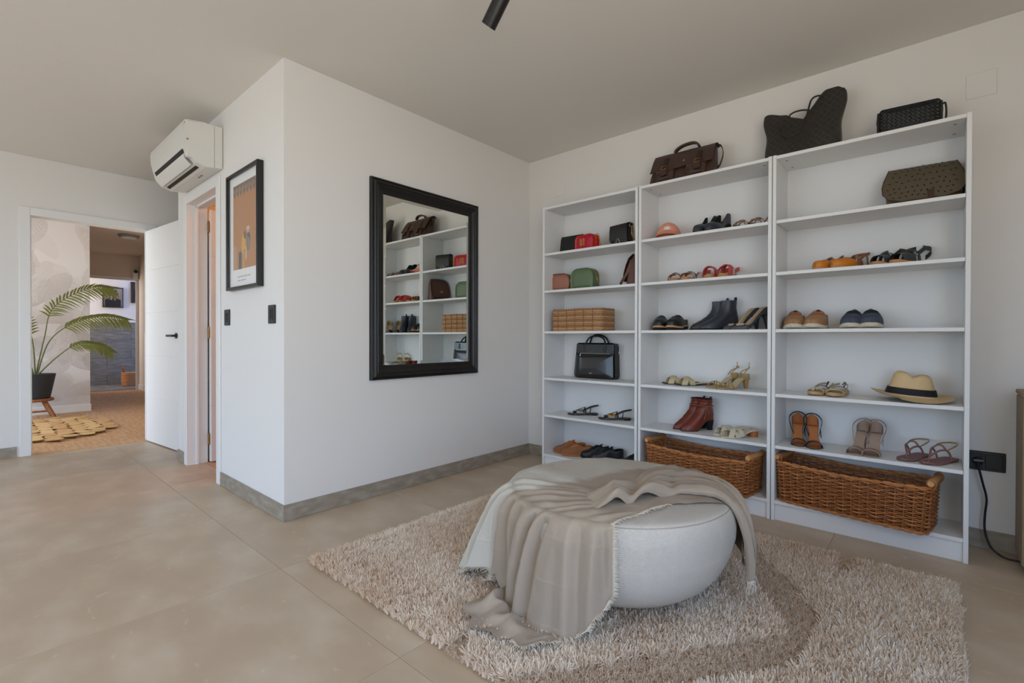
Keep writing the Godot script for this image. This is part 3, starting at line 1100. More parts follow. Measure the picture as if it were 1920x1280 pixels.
func plant() -> void:
	var o := thing("stool", "low rustic wooden stool with splayed legs carrying the potted palm", "stool", V(-5.62, 0, 2.72))
	var mb := MB.new()
	var pr := []
	mb.lathe([Vector2(0.0, 0.215), Vector2(0.16, 0.215), Vector2(0.185, 0.22), Vector2(0.19, 0.235), Vector2(0.185, 0.25), Vector2(0.0, 0.25)], 22)
	part(mb, "seat", "rustic", o)
	for q in [[0.12, 0.12], [0.12, -0.12], [-0.12, 0.12], [-0.12, -0.12]]:
		mb = MB.new()
		mb.tube(PackedVector3Array([V(q[0] * 0.75, 0.225, q[1] * 0.75), V(q[0] * 1.1, 0.11, q[1] * 1.15), V(q[0] * 1.45, 0.0, q[1] * 1.55)]), PackedFloat32Array([0.022, 0.024, 0.019]), 8)
		part(mb, "leg", "rustic", o)
	mb = MB.new()
	mb.tube(PackedVector3Array([V(0.13, 0.10, -0.14), V(0.13, 0.10, 0.14)]), 0.012, 7)
	part(mb, "stretcher", "rustic", o)
	var p := thing("potted_palm", "young palm with arching fronds in a dark grey tapered pot", "plant", V(-5.62, 0.251, 2.70))
	mb = MB.new()
	mb.lathe([Vector2(0.0, 0.0), Vector2(0.125, 0.0), Vector2(0.135, 0.008), Vector2(0.185, 0.29), Vector2(0.185, 0.30), Vector2(0.172, 0.30), Vector2(0.165, 0.25), Vector2(0.0, 0.25)], 28)
	part(mb, "pot", "pot", p)
	mb = MB.new()
	mb.lathe([Vector2(0.166, 0.262), Vector2(0.1, 0.268), Vector2(0.0, 0.272)], 18)
	part(mb, "soil", "soil", p)
	# fronds: out along z (to the right in the picture is -z), height, side
	for f in [[[V(0, 0.26, 0), V(0.02, 0.75, -0.08), V(0.06, 1.12, -0.16), V(0.10, 1.38, -0.48), V(0.12, 1.40, -0.72)], 0.23, 26], [[V(0, 0.26, -0.01), V(0.05, 0.70, -0.12), V(0.12, 0.93, -0.34), V(0.18, 1.02, -0.62), V(0.22, 0.98, -0.86)], 0.22, 24],
			[[V(0.01, 0.26, 0), V(0.10, 0.50, -0.18), V(0.16, 0.66, -0.36), V(0.2, 0.66, -0.55), V(0.22, 0.56, -0.70)], 0.16, 18], [[V(0, 0.26, 0.01), V(0.03, 0.62, 0.10), V(0.05, 0.92, 0.28), V(0.07, 1.10, 0.50), V(0.08, 1.12, 0.70)], 0.22, 22],
			[[V(-0.02, 0.26, 0), V(-0.06, 0.7, 0.02), V(-0.12, 1.0, 0.10), V(-0.2, 1.15, 0.3)], 0.18, 18], [[V(0.02, 0.26, 0.03), V(0.12, 0.55, 0.14), V(0.22, 0.72, 0.34), V(0.3, 0.70, 0.5)], 0.16, 16]]:
		var pts := curve(f[0], 24)
		mb = MB.new()
		var rad := PackedFloat32Array()
		for k in 24:
			rad.append(lerpf(0.008, 0.002, k / 23.0))
		mb.tube(pts, rad, 6)
		var fr := part(mb, "frond", "stem", p)
		mb = MB.new()
		var m: int = f[2]
		for k in m:
			var s := 0.42 + 0.57 * k / (m - 1)
			var j := mini(int(s * 23), 22)
			var c := pts[j].lerp(pts[j + 1], s * 23 - j)
			var tg := (pts[j + 1] - pts[j]).normalized()
			var side := tg.cross(V(0.75, 0.65, 0.1)).normalized()
			var ll: float = f[1] * (0.38 + 0.45 * sin(PI * (0.2 + 0.7 * k / m)))
			for sg: float in [-1.0, 1.0]:
				var d := (side * sg * 0.85 + tg * 0.75 + V(0, -0.1, 0)).normalized()
				var wv := d.cross(V(0.9, 0.35, 0.2)).normalized() * 0.0105
				var q := PackedVector3Array()
				for i in 5:
					var u := i / 4.0
					var pos := c + d * ll * u + V(0, -0.38 * ll * u * u, 0)
					var w := wv * (sin(PI * minf(u * 0.8 + 0.2, 1.0)))
					q.append(pos - w)
					q.append(pos + V(0, 0.003, 0))
					q.append(pos + w)
				mb.grid(q, 5, 3, false, false, Vector3.UP)
		var lf := mb.done("leaflets", M.leaf, fr)
		lf.set_meta("kind", "stuff")


# ================================================================ bookcases
func bookcases() -> void:
	var names := ["white narrow-edged bookcase on the left, holding handbags above strappy black sandals", "white middle bookcase with the brown satchel on top", "white bookcase on the right with the dark tote bag and quilted bag on top"]
	for k in 3:
		var x0: float = XB + [0.0, 0.808, 1.612][k]
		var o := thing("bookcase", names[k], "bookcase", V(x0, 0, 0.007), 0.0, "white bookcases in a row")
		var d := 0.278
		var mb := MB.new()
		for x in [0.009, 0.791]:
			mb = MB.new()
			mb.box(V(x, 1.01, d * 0.5), V(0.018, 2.02, d), 0.0012)
			part(mb, "side_panel", "lacquer", o)
		mb = MB.new()
		mb.box(V(0.4, 2.008, d * 0.5 - 0.001), V(0.764, 0.018, d - 0.004), 0.001)
		part(mb, "top_panel", "lacquer", o)
		for y in ROWS:
			mb = MB.new()
			mb.box(V(0.4, y - 0.009, d * 0.5 + 0.004), V(0.762, 0.018, d - 0.012), 0.001)
			part(mb, "shelf", "lacquer", o)
		mb = MB.new()
		mb.box(V(0.4, 0.101, d * 0.5 + 0.003), V(0.764, 0.018, d - 0.008), 0.001)
		part(mb, "bottom_panel", "lacquer", o)
		mb = MB.new()
		mb.box(V(0.4, 0.046, d - 0.022), V(0.764, 0.092, 0.016), 0.001)
		part(mb, "plinth", "lacquer", o)
		mb = MB.new()
		mb.box(V(0.4, 1.05, 0.006), V(0.764, 1.90, 0.004))
		part(mb, "back_panel", "back", o)
		for x in [0.055, 0.745]:
			for z in [0.07, 0.21]:
				mb = MB.new()
				mb.lathe([Vector2(0.0, 1.9985), Vector2(0.0065, 1.9985), Vector2(0.0075, 2.0)], 12, V(x, 0, z))
				part(mb, "cam_cap", "grey_mark", o)


# ================================================================ things on the walls
func frame_sweep(mb: MB, w: float, h: float, prof: Array) -> void:
	# mitred moulding round a w x h rectangle in x, y: Vector2(inset, height above the wall)
	var cs := [V(-w / 2, -h / 2, 0), V(w / 2, -h / 2, 0), V(w / 2, h / 2, 0), V(-w / 2, h / 2, 0)]
	var ins := [V(1, 1, 0), V(-1, 1, 0), V(-1, -1, 0), V(1, -1, 0)]
	for s in 4:
		var a: Vector3 = cs[s]
		var b: Vector3 = cs[(s + 1) % 4]
		var p := PackedVector3Array()
		for q in prof:
			p.append(a + ins[s] * q.x + V(0, 0, q.y))
			p.append(b + ins[(s + 1) % 4] * q.x + V(0, 0, q.y))
		mb.grid(p, prof.size(), 2, false, false, Vector3.BACK)


func wall_things() -> void:
	# mirror on the left wall: built facing +z, turned to face +x
	var o := thing("wall_mirror", "tall mirror in a wide black frame on the white left wall", "mirror", V(0.001, 1.3775, 1.111), PI / 2)
	var mb := MB.new()
	frame_sweep(mb, 0.932, 1.277, [Vector2(0, 0), Vector2(0, 0.024), Vector2(0.004, 0.028), Vector2(0.010, 0.028), Vector2(0.013, 0.023), Vector2(0.016, 0.023), Vector2(0.019, 0.032), Vector2(0.026, 0.038), Vector2(0.034, 0.036), Vector2(0.038, 0.031), Vector2(0.041, 0.031), Vector2(0.043, 0.034), Vector2(0.048, 0.034), Vector2(0.056, 0.027), Vector2(0.068, 0.020), Vector2(0.080, 0.017), Vector2(0.086, 0.018), Vector2(0.091, 0.016), Vector2(0.092, 0.008)])
	part(mb, "frame", "black_frame", o)
	mb = MB.new()
	var gw := 0.750
	var gh := 1.095
	var bv := 0.022
	mb.poly([V(-gw / 2 + bv, -gh / 2 + bv, 0.0135), V(gw / 2 - bv, -gh / 2 + bv, 0.0135), V(gw / 2 - bv, gh / 2 - bv, 0.0135), V(-gw / 2 + bv, gh / 2 - bv, 0.0135)], Vector3.BACK)
	part(mb, "glass", "mirror", o)
	mb = MB.new()
	frame_sweep(mb, gw, gh, [Vector2(0, 0.0115), Vector2(bv, 0.0135)])
	part(mb, "bevel", "mirror", o)
	mb = MB.new()
	mb.box(V(0, 0, 0.005), V(0.85, 1.19, 0.006))
	part(mb, "backing", "black_frame", o)
	poster()
	air_conditioner()
	# black switches on the closet wall
	for q in [[-0.853, "black rocker switch beside the closet door frame"], [-0.145, "black rocker switch beside the wall corner, right of the poster"]]:
		o = thing("light_switch", q[1], "switch", V(q[0], 1.138, ZC), 0.0, "black switches on the closet wall")
		mb = MB.new()
		mb.box(V(0, 0, 0.005), V(0.086, 0.105, 0.010), 0.003)
		part(mb, "plate", "black_plastic", o)
		mb = MB.new()
		mb.box(V(0, 0, 0.0105), V(0.046, 0.062, 0.004), 0.001)
		part(mb, "rocker", "black", o)
		mb = MB.new()
		mb.box(V(0.0, 0, 0.0135), V(0.005, 0.05, 0.004), 0.001)
		part(mb, "grip", "black_plastic", o)
	# blank covers painted over on the back wall
	o = thing("cover_plate", "small blank white plate on the back wall above the left bookcase", "cover plate", V(0.319, 2.237, 0.0))
	mb = MB.new()
	mb.box(V(0, 0, 0.003), V(0.120, 0.114, 0.006), 0.002)
	part(mb, "plate", "wall", o)
	o = thing("cover_plate", "larger blank white plate on the back wall right of the quilted bag", "cover plate", V(2.822, 2.235, 0.0))
	mb = MB.new()
	mb.box(V(0, 0, 0.002), V(0.108, 0.120, 0.005), 0.002)
	part(mb, "plate", "wall", o)
	# socket, plug and cable
	o = thing("wall_socket", "black double wall socket beside the right bookcase", "socket", V(2.842, 0.421, 0.0))
	mb = MB.new()
	mb.box(V(0, 0, 0.005), V(0.150, 0.092, 0.010), 0.003)
	part(mb, "plate", "black_plastic", o)
	for x in [-0.035, 0.035]:
		mb = MB.new()
		mb.box(V(x, 0, 0.011), V(0.060, 0.068, 0.004), 0.002)
		part(mb, "insert", "black", o)
	o = thing("power_cable", "black cable plugged into the wall socket and running along the floor", "cable", V(0, 0, 0))
	mb = MB.new()
	mb.at(V(2.822, 0.421, 0.013), Basis(Vector3.RIGHT, PI / 2)).lathe([Vector2(0.019, 0.0), Vector2(0.019, 0.012), Vector2(0.015, 0.028), Vector2(0.006, 0.034), Vector2(0.0, 0.034)], 18)
	part(mb, "plug", "black_plastic", o)
	mb = MB.new()
	mb.box(V(2.822, 0.428, 0.048), V(0.036, 0.007, 0.006), 0.002)
	part(mb, "plug_grip", "grey_mark", o)
	mb = MB.new()
	mb.tube(curve([V(2.822, 0.418, 0.045), V(2.824, 0.39, 0.055), V(2.838, 0.32, 0.05), V(2.851, 0.25, 0.045), V(2.846, 0.17, 0.045), V(2.846, 0.10, 0.055), V(2.865, 0.035, 0.075), V(2.905, 0.008, 0.10), V(2.96, 0.006, 0.11), V(3.1, 0.006, 0.12)], 60), 0.0045, 8)
	part(mb, "cord", "cable", o)
	# the piece of furniture cut off by the right edge
	o = thing("cabinet", "beige fabric covered cabinet cut off by the right edge of the photo", "cabinet", V(2.945, 0, 0.31))
	mb = MB.new()
	mb.box(V(0.32, 0.40, -0.135), V(0.64, 0.72, 0.25), 0.008)
	part(mb, "body", "beige_fabric", o)
	mb = MB.new()
	mb.box(V(0.32, 0.77, -0.135), V(0.645, 0.02, 0.255), 0.004)
	part(mb, "top", "beige_fabric", o)
	for q in [[0.06, -0.04], [0.58, -0.04], [0.06, -0.23], [0.58, -0.23]]:
		mb = MB.new()
		mb.tube(PackedVector3Array([V(q[0], 0, q[1]), V(q[0], 0.045, q[1])]), 0.018, 10)
		part(mb, "leg", "black", o)
	# ceiling spot
	o = thing("ceiling_spot", "black cylindrical spotlight tilted on a ceiling bracket", "spotlight", V(1.36, H, 1.855))
	var ax := V(0.703, 0.711, 0.017).normalized()
	var bot := V(-0.052, 2.262 - H, -0.004)
	var b := Basis(Quaternion(Vector3.UP, ax))
	mb = MB.new()
	mb.at(bot, b).lathe([Vector2(0.0, 0.012), Vector2(0.024, 0.012), Vector2(0.027, 0.0), Vector2(0.0305, 0.0), Vector2(0.0305, 0.118), Vector2(0.0285, 0.122), Vector2(0.0, 0.122)], 32)
	part(mb, "barrel", "black_frame", o)
	mb = MB.new()
	mb.tube(PackedVector3Array([bot + ax * 0.075, bot + ax * 0.075 + V(0.0, 0.06, 0.0), V((bot + ax * 0.075).x, 0.0, 0.0)]), 0.007, 10)
	part(mb, "arm", "black_frame", o)
	mb = MB.new()
	mb.lathe([Vector2(0.0, -0.022), Vector2(0.045, -0.022), Vector2(0.05, -0.018), Vector2(0.05, 0.0)], 28, V((bot + ax * 0.075).x, 0, 0))
	part(mb, "canopy", "black_frame", o)


func poster() -> void:
	var o := thing("framed_poster", "ochre photo poster of two people before a tall wall, in a deep black frame", "picture", V(-0.5235, 1.671, ZC + 0.001))
	var mb := MB.new()
	frame_sweep(mb, 0.508, 0.730, [Vector2(0, 0), Vector2(0, 0.034), Vector2(0.002, 0.036), Vector2(0.016, 0.036), Vector2(0.018, 0.034), Vector2(0.018, 0.018)])
	part(mb, "frame", "black_frame", o)
	mb = MB.new()
	mb.box(V(0, 0, 0.010), V(0.475, 0.697, 0.010))
	part(mb, "mat_board", "paint", o)
	var w := 0.362
	var h := 0.531
	mb = MB.new()
	var y0 := 1.6975 - 1.671
	mb.poly([V(-w / 2, y0 - h / 2, 0.0156), V(w / 2, y0 - h / 2, 0.0156), V(w / 2, y0 + h / 2, 0.0156), V(-w / 2, y0 + h / 2, 0.0156)], Vector3.BACK)
	mb.t = PackedVector2Array([Vector2(0, 1), Vector2(1, 1), Vector2(1, 0), Vector2(0, 0)])
	if mb.n[0].z < 0:
		mb.t.reverse()
	var m := mat(Color(1, 1, 1), 0.5)
	m.albedo_texture = poster_print()
	part(mb, "print", m, o)
	# two faint lines of caption under the print, too small to read
	mb = MB.new()
	var r := RandomNumberGenerator.new()
	r.seed = 3
	for row in [[-0.285, 24, 0.0095], [-0.308, 16, 0.0095]]:
		var x := -0.105
		for k in row[1]:
			var hh := r.randf_range(0.005, 0.008)
			mb.box(V(x, row[0] + hh * 0.5 - 0.004, 0.0152), V(0.0045, hh, 0.0006))
			x += row[2] * (1.6 if k % 6 == 5 else 0.8)
	part(mb, "caption", "grey_mark", o)
	mb = MB.new()
	mb.box(V(0, 0, 0.0215), V(0.474, 0.696, 0.002))
	part(mb, "glazing", "glass", o)


func poster_print() -> ImageTexture:
	var w := 256
	var h := 376
	var im := Image.create(w, h, false, Image.FORMAT_RGB8)
	var fn := FastNoiseLite.new()
	fn.frequency = 0.05
	for y in h:
		for x in w:
			var k := fn.get_noise_2d(x, y) * 0.03
			im.set_pixel(x, y, Color(0.70 + k, 0.455 + k, 0.195 + k))
	# eaves with brackets along the top
	im.fill_rect(Rect2i(0, 0, w, 12), Color(0.40, 0.31, 0.23))
	for k in 7:
		var x := 6 + k * 37
		im.fill_rect(Rect2i(x, 10, 26, 30), Color(0.33, 0.28, 0.24))
		im.fill_rect(Rect2i(x + 7, 16, 12, 18), Color(0.52, 0.46, 0.38))
		im.fill_rect(Rect2i(x + 5, 38, 16, 12), Color(0.36, 0.30, 0.25))
		im.fill_rect(Rect2i(x + 10, 48, 7, 8), Color(0.42, 0.34, 0.26))
	im.fill_rect(Rect2i(0, 270, 40, 106), Color(0.72, 0.53, 0.36))
	# two people, one in yellow, one in black and white, seen small
	blob(im, 122, 272, 26, 44, Color(0.83, 0.60, 0.10))
	blob(im, 138, 232, 13, 17, Color(0.36, 0.22, 0.15))
	im.fill_rect(Rect2i(116, 300, 16, 76), Color(0.80, 0.56, 0.11))
	im.fill_rect(Rect2i(66, 312, 32, 64), Color(0.17, 0.17, 0.20))
	blob(im, 82, 312, 17, 14, Color(0.19, 0.18, 0.20))
	blob(im, 176, 262, 24, 40, Color(0.27, 0.23, 0.20))
	for k in 6:
		im.fill_rect(Rect2i(158 + k * 7, 236 + k * 4, 3, 52), Color(0.66, 0.58, 0.45))
	blob(im, 172, 212, 15, 16, Color(0.72, 0.60, 0.48))
	blob(im, 172, 206, 18, 8, Color(0.78, 0.72, 0.62))
	blob(im, 150, 312, 10, 30, Color(0.74, 0.66, 0.56))
	im.fill_rect(Rect2i(126, 296, 26, 9), Color(0.62, 0.50, 0.40))
	return ImageTexture.create_from_image(im)


func blob(im: Image, cx: int, cy: int, rx: int, ry: int, col: Color) -> void:
	for y in range(-ry, ry + 1):
		var w := int(rx * sqrt(maxf(0.0, 1.0 - float(y * y) / (ry * ry))))
		if w > 0:
			im.fill_rect(Rect2i(cx - w, cy + y, 2 * w, 1), col)


func air_conditioner() -> void:
	# split unit: a profile in (depth, height) swept along the wall
	var o := thing("air_conditioner", "white wall-mounted air conditioner unit above the closet door", "air conditioner", V(-1.349, 2.134, ZC))
	var hw := 0.41
	var body := PackedVector2Array([Vector2(0.004, 0.006), Vector2(0.10, -0.006), Vector2(0.155, 0.012), Vector2(0.205, 0.07), Vector2(0.222, 0.14), Vector2(0.226, 0.22), Vector2(0.218, 0.262), Vector2(0.10, 0.278), Vector2(0.004, 0.280)])
	var turn := Basis(V(0, 0, 1), V(0, 1, 0), V(-1, 0, 0))
	var mb := MB.new()
	mb.X = Transform3D(turn, Vector3.ZERO)
	# outline in (z, y), extruded along -x/+x
	mb.prism(body, -hw, hw)
	part(mb, "body", "ac", o)
	# front panel: a thin curved skin over the upper front
	mb = MB.new()
	var sk := [Vector2(0.10, 0.2815), Vector2(0.16, 0.276), Vector2(0.205, 0.270), Vector2(0.222, 0.264), Vector2(0.230, 0.252), Vector2(0.232, 0.22), Vector2(0.230, 0.185), Vector2(0.226, 0.155), Vector2(0.219, 0.125), Vector2(0.212, 0.104)]
	var skin := PackedVector2Array()
	for q in sk:
		skin.append(q)
	for k in range(sk.size() - 1, -1, -1):
		skin.append(sk[k] * Vector2(0.975, 0.985))
	mb.X = Transform3D(turn, Vector3.ZERO)
	mb.prism(skin, -hw - 0.001, hw + 0.001)
	part(mb, "front_panel", "ac", o)
	var p := PackedVector3Array()
	# outlet along the lower front: dark throat, flap standing open, louvre
	mb = MB.new()
	var d := Vector2(0.205 - 0.155, 0.07 - 0.012).normalized()
	var nrm := Vector3(0, -d.x, d.y)
	for q in [[Vector2(0.120, 0.001), Vector2(0.166, 0.025)], [Vector2(0.195, 0.060), Vector2(0.213, 0.100)]]:
		var a: Vector2 = q[0]
		var b: Vector2 = q[1]
		mb.poly([V(-0.36, a.y - 0.003, a.x + 0.003), V(0.34, a.y - 0.003, a.x + 0.003), V(0.34, b.y - 0.003, b.x + 0.004), V(-0.36, b.y - 0.003, b.x + 0.004)], nrm)
	part(mb, "outlet", "ac_dark", o)
	mb = MB.new()
	p = PackedVector3Array()
	for q in [Vector2(0.160, 0.008), Vector2(0.178, 0.024), Vector2(0.196, 0.046), Vector2(0.206, 0.066)]:
		for x in [-0.375, 0.345]:
			p.append(V(x, q.y - 0.004, q.x + 0.008))
	mb.grid(p, 4, 2, false, false, nrm)
	p = PackedVector3Array()
	for q in [Vector2(0.160, 0.008), Vector2(0.178, 0.024), Vector2(0.196, 0.046), Vector2(0.206, 0.066)]:
		for x in [-0.375, 0.345]:
			p.append(V(x, q.y + 0.004, q.x - 0.001))
	mb.grid(p, 4, 2, false, false, -nrm)
	part(mb, "flap", "ac", o)
	# right end block and trims
	mb = MB.new()
	mb.box(V(hw - 0.02, 0.060, 0.190), V(0.038, 0.05, 0.046), 0.006)
	part(mb, "end_block", "ac", o)
	mb = MB.new()
	mb.box(V(hw + 0.0005, 0.137, 0.052), V(0.002, 0.275, 0.0015))
	part(mb, "seam", "grey_mark", o)
	mb = MB.new()
	mb.at(V(hw, 0.145, 0.205), Basis(Vector3.BACK, -PI / 2)).lathe([Vector2(0.006, 0), Vector2(0.006, 0.002), Vector2(0, 0.002)], 12)
	part(mb, "screw", "grey_mark", o)
	mb = MB.new()
	mb.at(V(hw, 0.062, 0.030), Basis(Vector3.BACK, -PI / 2)).lathe([Vector2(0.026, 0), Vector2(0.025, 0.0015), Vector2(0.022, 0.0008), Vector2(0, 0.0008)], 20)
	part(mb, "knockout", "ac", o)
	for x in [0.12, 0.17]:
		mb = MB.new()
		mb.box(V(x, -0.0015, 0.06), V(0.03, 0.006, 0.014), 0.002)
		part(mb, "latch", "grey_mark", o)


# ================================================================ shaggy rug
const RX0 := 0.585
const RX1 := 2.745
const RZ0 := 0.615
const RZ1 := 2.245


func rug() -> void:
	var o := thing("shag_rug", "large cream shaggy rug with carved pile rows, under the round pouf", "rug", V(0, 0, 0))
	var mb := MB.new()
	mb.box(V((RX0 + RX1) / 2, 0.005, (RZ0 + RZ1) / 2), V(RX1 - RX0 - 0.03, 0.010, RZ1 - RZ0 - 0.03), 0.002)
	part(mb, "backing", "rug_base", o)
	var r := RandomNumberGenerator.new()
	r.seed = 4
	var meshes := []
	for k in 3:
		mb = MB.new()
		for s in 13:
			var a := TAU * s / 13.0 + r.randf() * 0.5
			var lean := r.randf_range(0.15, 0.75)
			var len := r.randf_range(0.8, 1.1)
			var d := V(cos(a), 0, sin(a))
			var w := V(-sin(a), 0, cos(a)).rotated(Vector3.UP, r.randf_range(-1.2, 1.2)) * 0.066
			var root := d * 0.08
			var p := PackedVector3Array()
			for i in 3:
				var u := i / 2.0
				var c := root + d * lean * u * u * len * 0.9 + V(0, len * u * (1.0 - 0.28 * lean * u), 0)
				var ww := w * (1.0 - 0.5 * u)
				p.append(c - ww)
				p.append(c + ww)
			mb.grid(p, 3, 2, false, false, d + V(0, 0.6, 0))
		var mi := mb.done("t", M.pile, o)
		meshes.append(mi.mesh)
		o.remove_child(mi)
		mi.free()
	var fn := FastNoiseLite.new()
	fn.seed = 8
	fn.frequency = 1.6
	var tfs := [[], [], []]
	var cols := [[], [], []]
	var nx := 178
	var nz := 134
	for i in nx:
		for j in nz:
			var x := RX0 + (i + 0.5 + r.randf_range(-0.45, 0.45)) / nx * (RX1 - RX0)
			var z := RZ0 + (j + 0.5 + r.randf_range(-0.45, 0.45)) / nz * (RZ1 - RZ0)
			# rounded far right corner as the pile falls there
			var q := pile(x, z)
			var h: float = q[0]
			var dir: Vector3 = q[1]
			var edge := minf(minf(x - RX0, RX1 - x), minf(z - RZ0, RZ1 - z))
			h *= 0.7 + 0.3 * smoothstep(0.0, 0.06, edge)
			h *= r.randf_range(0.8, 1.2)
			var b := Basis(Vector3.UP, r.randf() * TAU)
			var tilt: Vector3 = dir * q[2] + V(r.randf_range(-0.25, 0.25), 0, r.randf_range(-0.25, 0.25))
			var up: Vector3 = (Vector3.UP + tilt).normalized()
			b = Basis(Quaternion(Vector3.UP, up)) * b
			b = b.scaled_local(V(h * 0.95, h, h * 0.95))
			var k := r.randi() % 3
			tfs[k].append(Transform3D(b, V(x, 0.008, z)))
			var tone := clampf(0.5 + fn.get_noise_2d(x, z) * 0.7 + r.randf_range(-0.22, 0.22), 0.0, 1.0)
			var c := Color(0.92, 0.83, 0.73).lerp(Color(0.99, 0.95, 0.89), tone)
			if q[0] < 0.023:
				c = c.lerp(Color(0.86, 0.77, 0.67), 0.6)
			cols[k].append(c.srgb_to_linear())
	for k in 3:
		var mm := MultiMesh.new()
		mm.transform_format = MultiMesh.TRANSFORM_3D
		mm.use_colors = true
		mm.mesh = meshes[k]
		mm.instance_count = tfs[k].size()
		for i in tfs[k].size():
			mm.set_instance_transform(i, tfs[k][i])
			mm.set_instance_color(i, cols[k][i])
		var mi := MultiMeshInstance3D.new()
		mi.name = "pile" if k == 0 else "pile_%03d" % k
		mi.multimesh = mm
		mi.material_override = M.pile
		mi.set_meta("kind", "stuff")
		o.add_child(mi, true)


func pile(x: float, z: float) -> Array:
	# [height, direction across the rows, lean]: side bands with rows along z, a lozenge with rows along x, low pile between
	var u := (x - 1.66) / 1.0
	var w := (z - 1.43) / 0.80
	var loz := absf(u) * 0.95 + absf(w) * 0.55
	var along_z := absf(u) > 0.72 or u < -0.35
	var low := x > 1.5 and not along_z and loz > 0.62 and loz < 0.80
	if absf(u) > 0.68 and absf(u) < 0.74:
		low = low or (x > 1.5 and absf(w) > 0.75)
	var pitch := 0.062
	var s := x if along_z or loz >= 0.80 else z
	var ax := Vector3.RIGHT if along_z or loz >= 0.80 else Vector3.BACK
	var f := fposmod(s / pitch, 1.0) - 0.5
	var rid := 1.0 - smoothstep(0.28, 0.5, absf(f))
	if low:
		return [0.021, Vector3(0.6, 0, 0.6), 0.5]
	return [0.017 + 0.022 * rid, ax * signf(f), 0.10 + 1.0 * absf(f)]


# ================================================================ pouf
const PC := Vector3(1.70, 0.0, 1.50)


func ottoman() -> void:
	var o := thing("pouf", "round off-white boucle pouf with a seamed top on the shaggy rug", "pouf", PC)
	var mb := MB.new()
	mb.lathe([Vector2(0.0, 0.075), Vector2(0.24, 0.072), Vector2(0.285, 0.076), Vector2(0.325, 0.092), Vector2(0.365, 0.124), Vector2(0.40, 0.17), Vector2(0.425, 0.225), Vector2(0.440, 0.285), Vector2(0.444, 0.33), Vector2(0.440, 0.368), Vector2(0.431, 0.394), Vector2(0.4255, 0.4005)], 96, Vector3.ZERO, 60.0)
	part(mb, "base", "boucle", o)
	mb = MB.new()
	mb.lathe([Vector2(0.4245, 0.400), Vector2(0.4225, 0.406), Vector2(0.412, 0.4115), Vector2(0.38, 0.417), Vector2(0.30, 0.424), Vector2(0.20, 0.429), Vector2(0.10, 0.431), Vector2(0.0, 0.432)], 96, Vector3.ZERO, 60.0)
	part(mb, "top", "boucle", o)
	mb = MB.new()
	var ring := PackedVector3Array()
	for k in 96:
		ring.append(V(0.425 * cos(TAU * k / 96), 0.4005, 0.425 * sin(TAU * k / 96)))
	mb.tube(ring, 0.0022, 6, false, true)
	part(mb, "seam", "seam_cord", o)
	for a in [-31.0, 89.0, 209.0]:
		mb = MB.new()
		var c := V(0.295 * cos(deg_to_rad(a)), 0, 0.295 * sin(deg_to_rad(a)))
		mb.lathe([Vector2(0.0, 0.0), Vector2(0.020, 0.0), Vector2(0.022, 0.004), Vector2(0.027, 0.09), Vector2(0.0, 0.09)], 16, c)
		part(mb, "foot", "black", o)


# ================================================================ throw
func top_height(q: Vector2) -> float:
	return 0.402 + 0.030 * (1.0 - pow(minf(q.length() / 0.43, 1.0), 2.2))


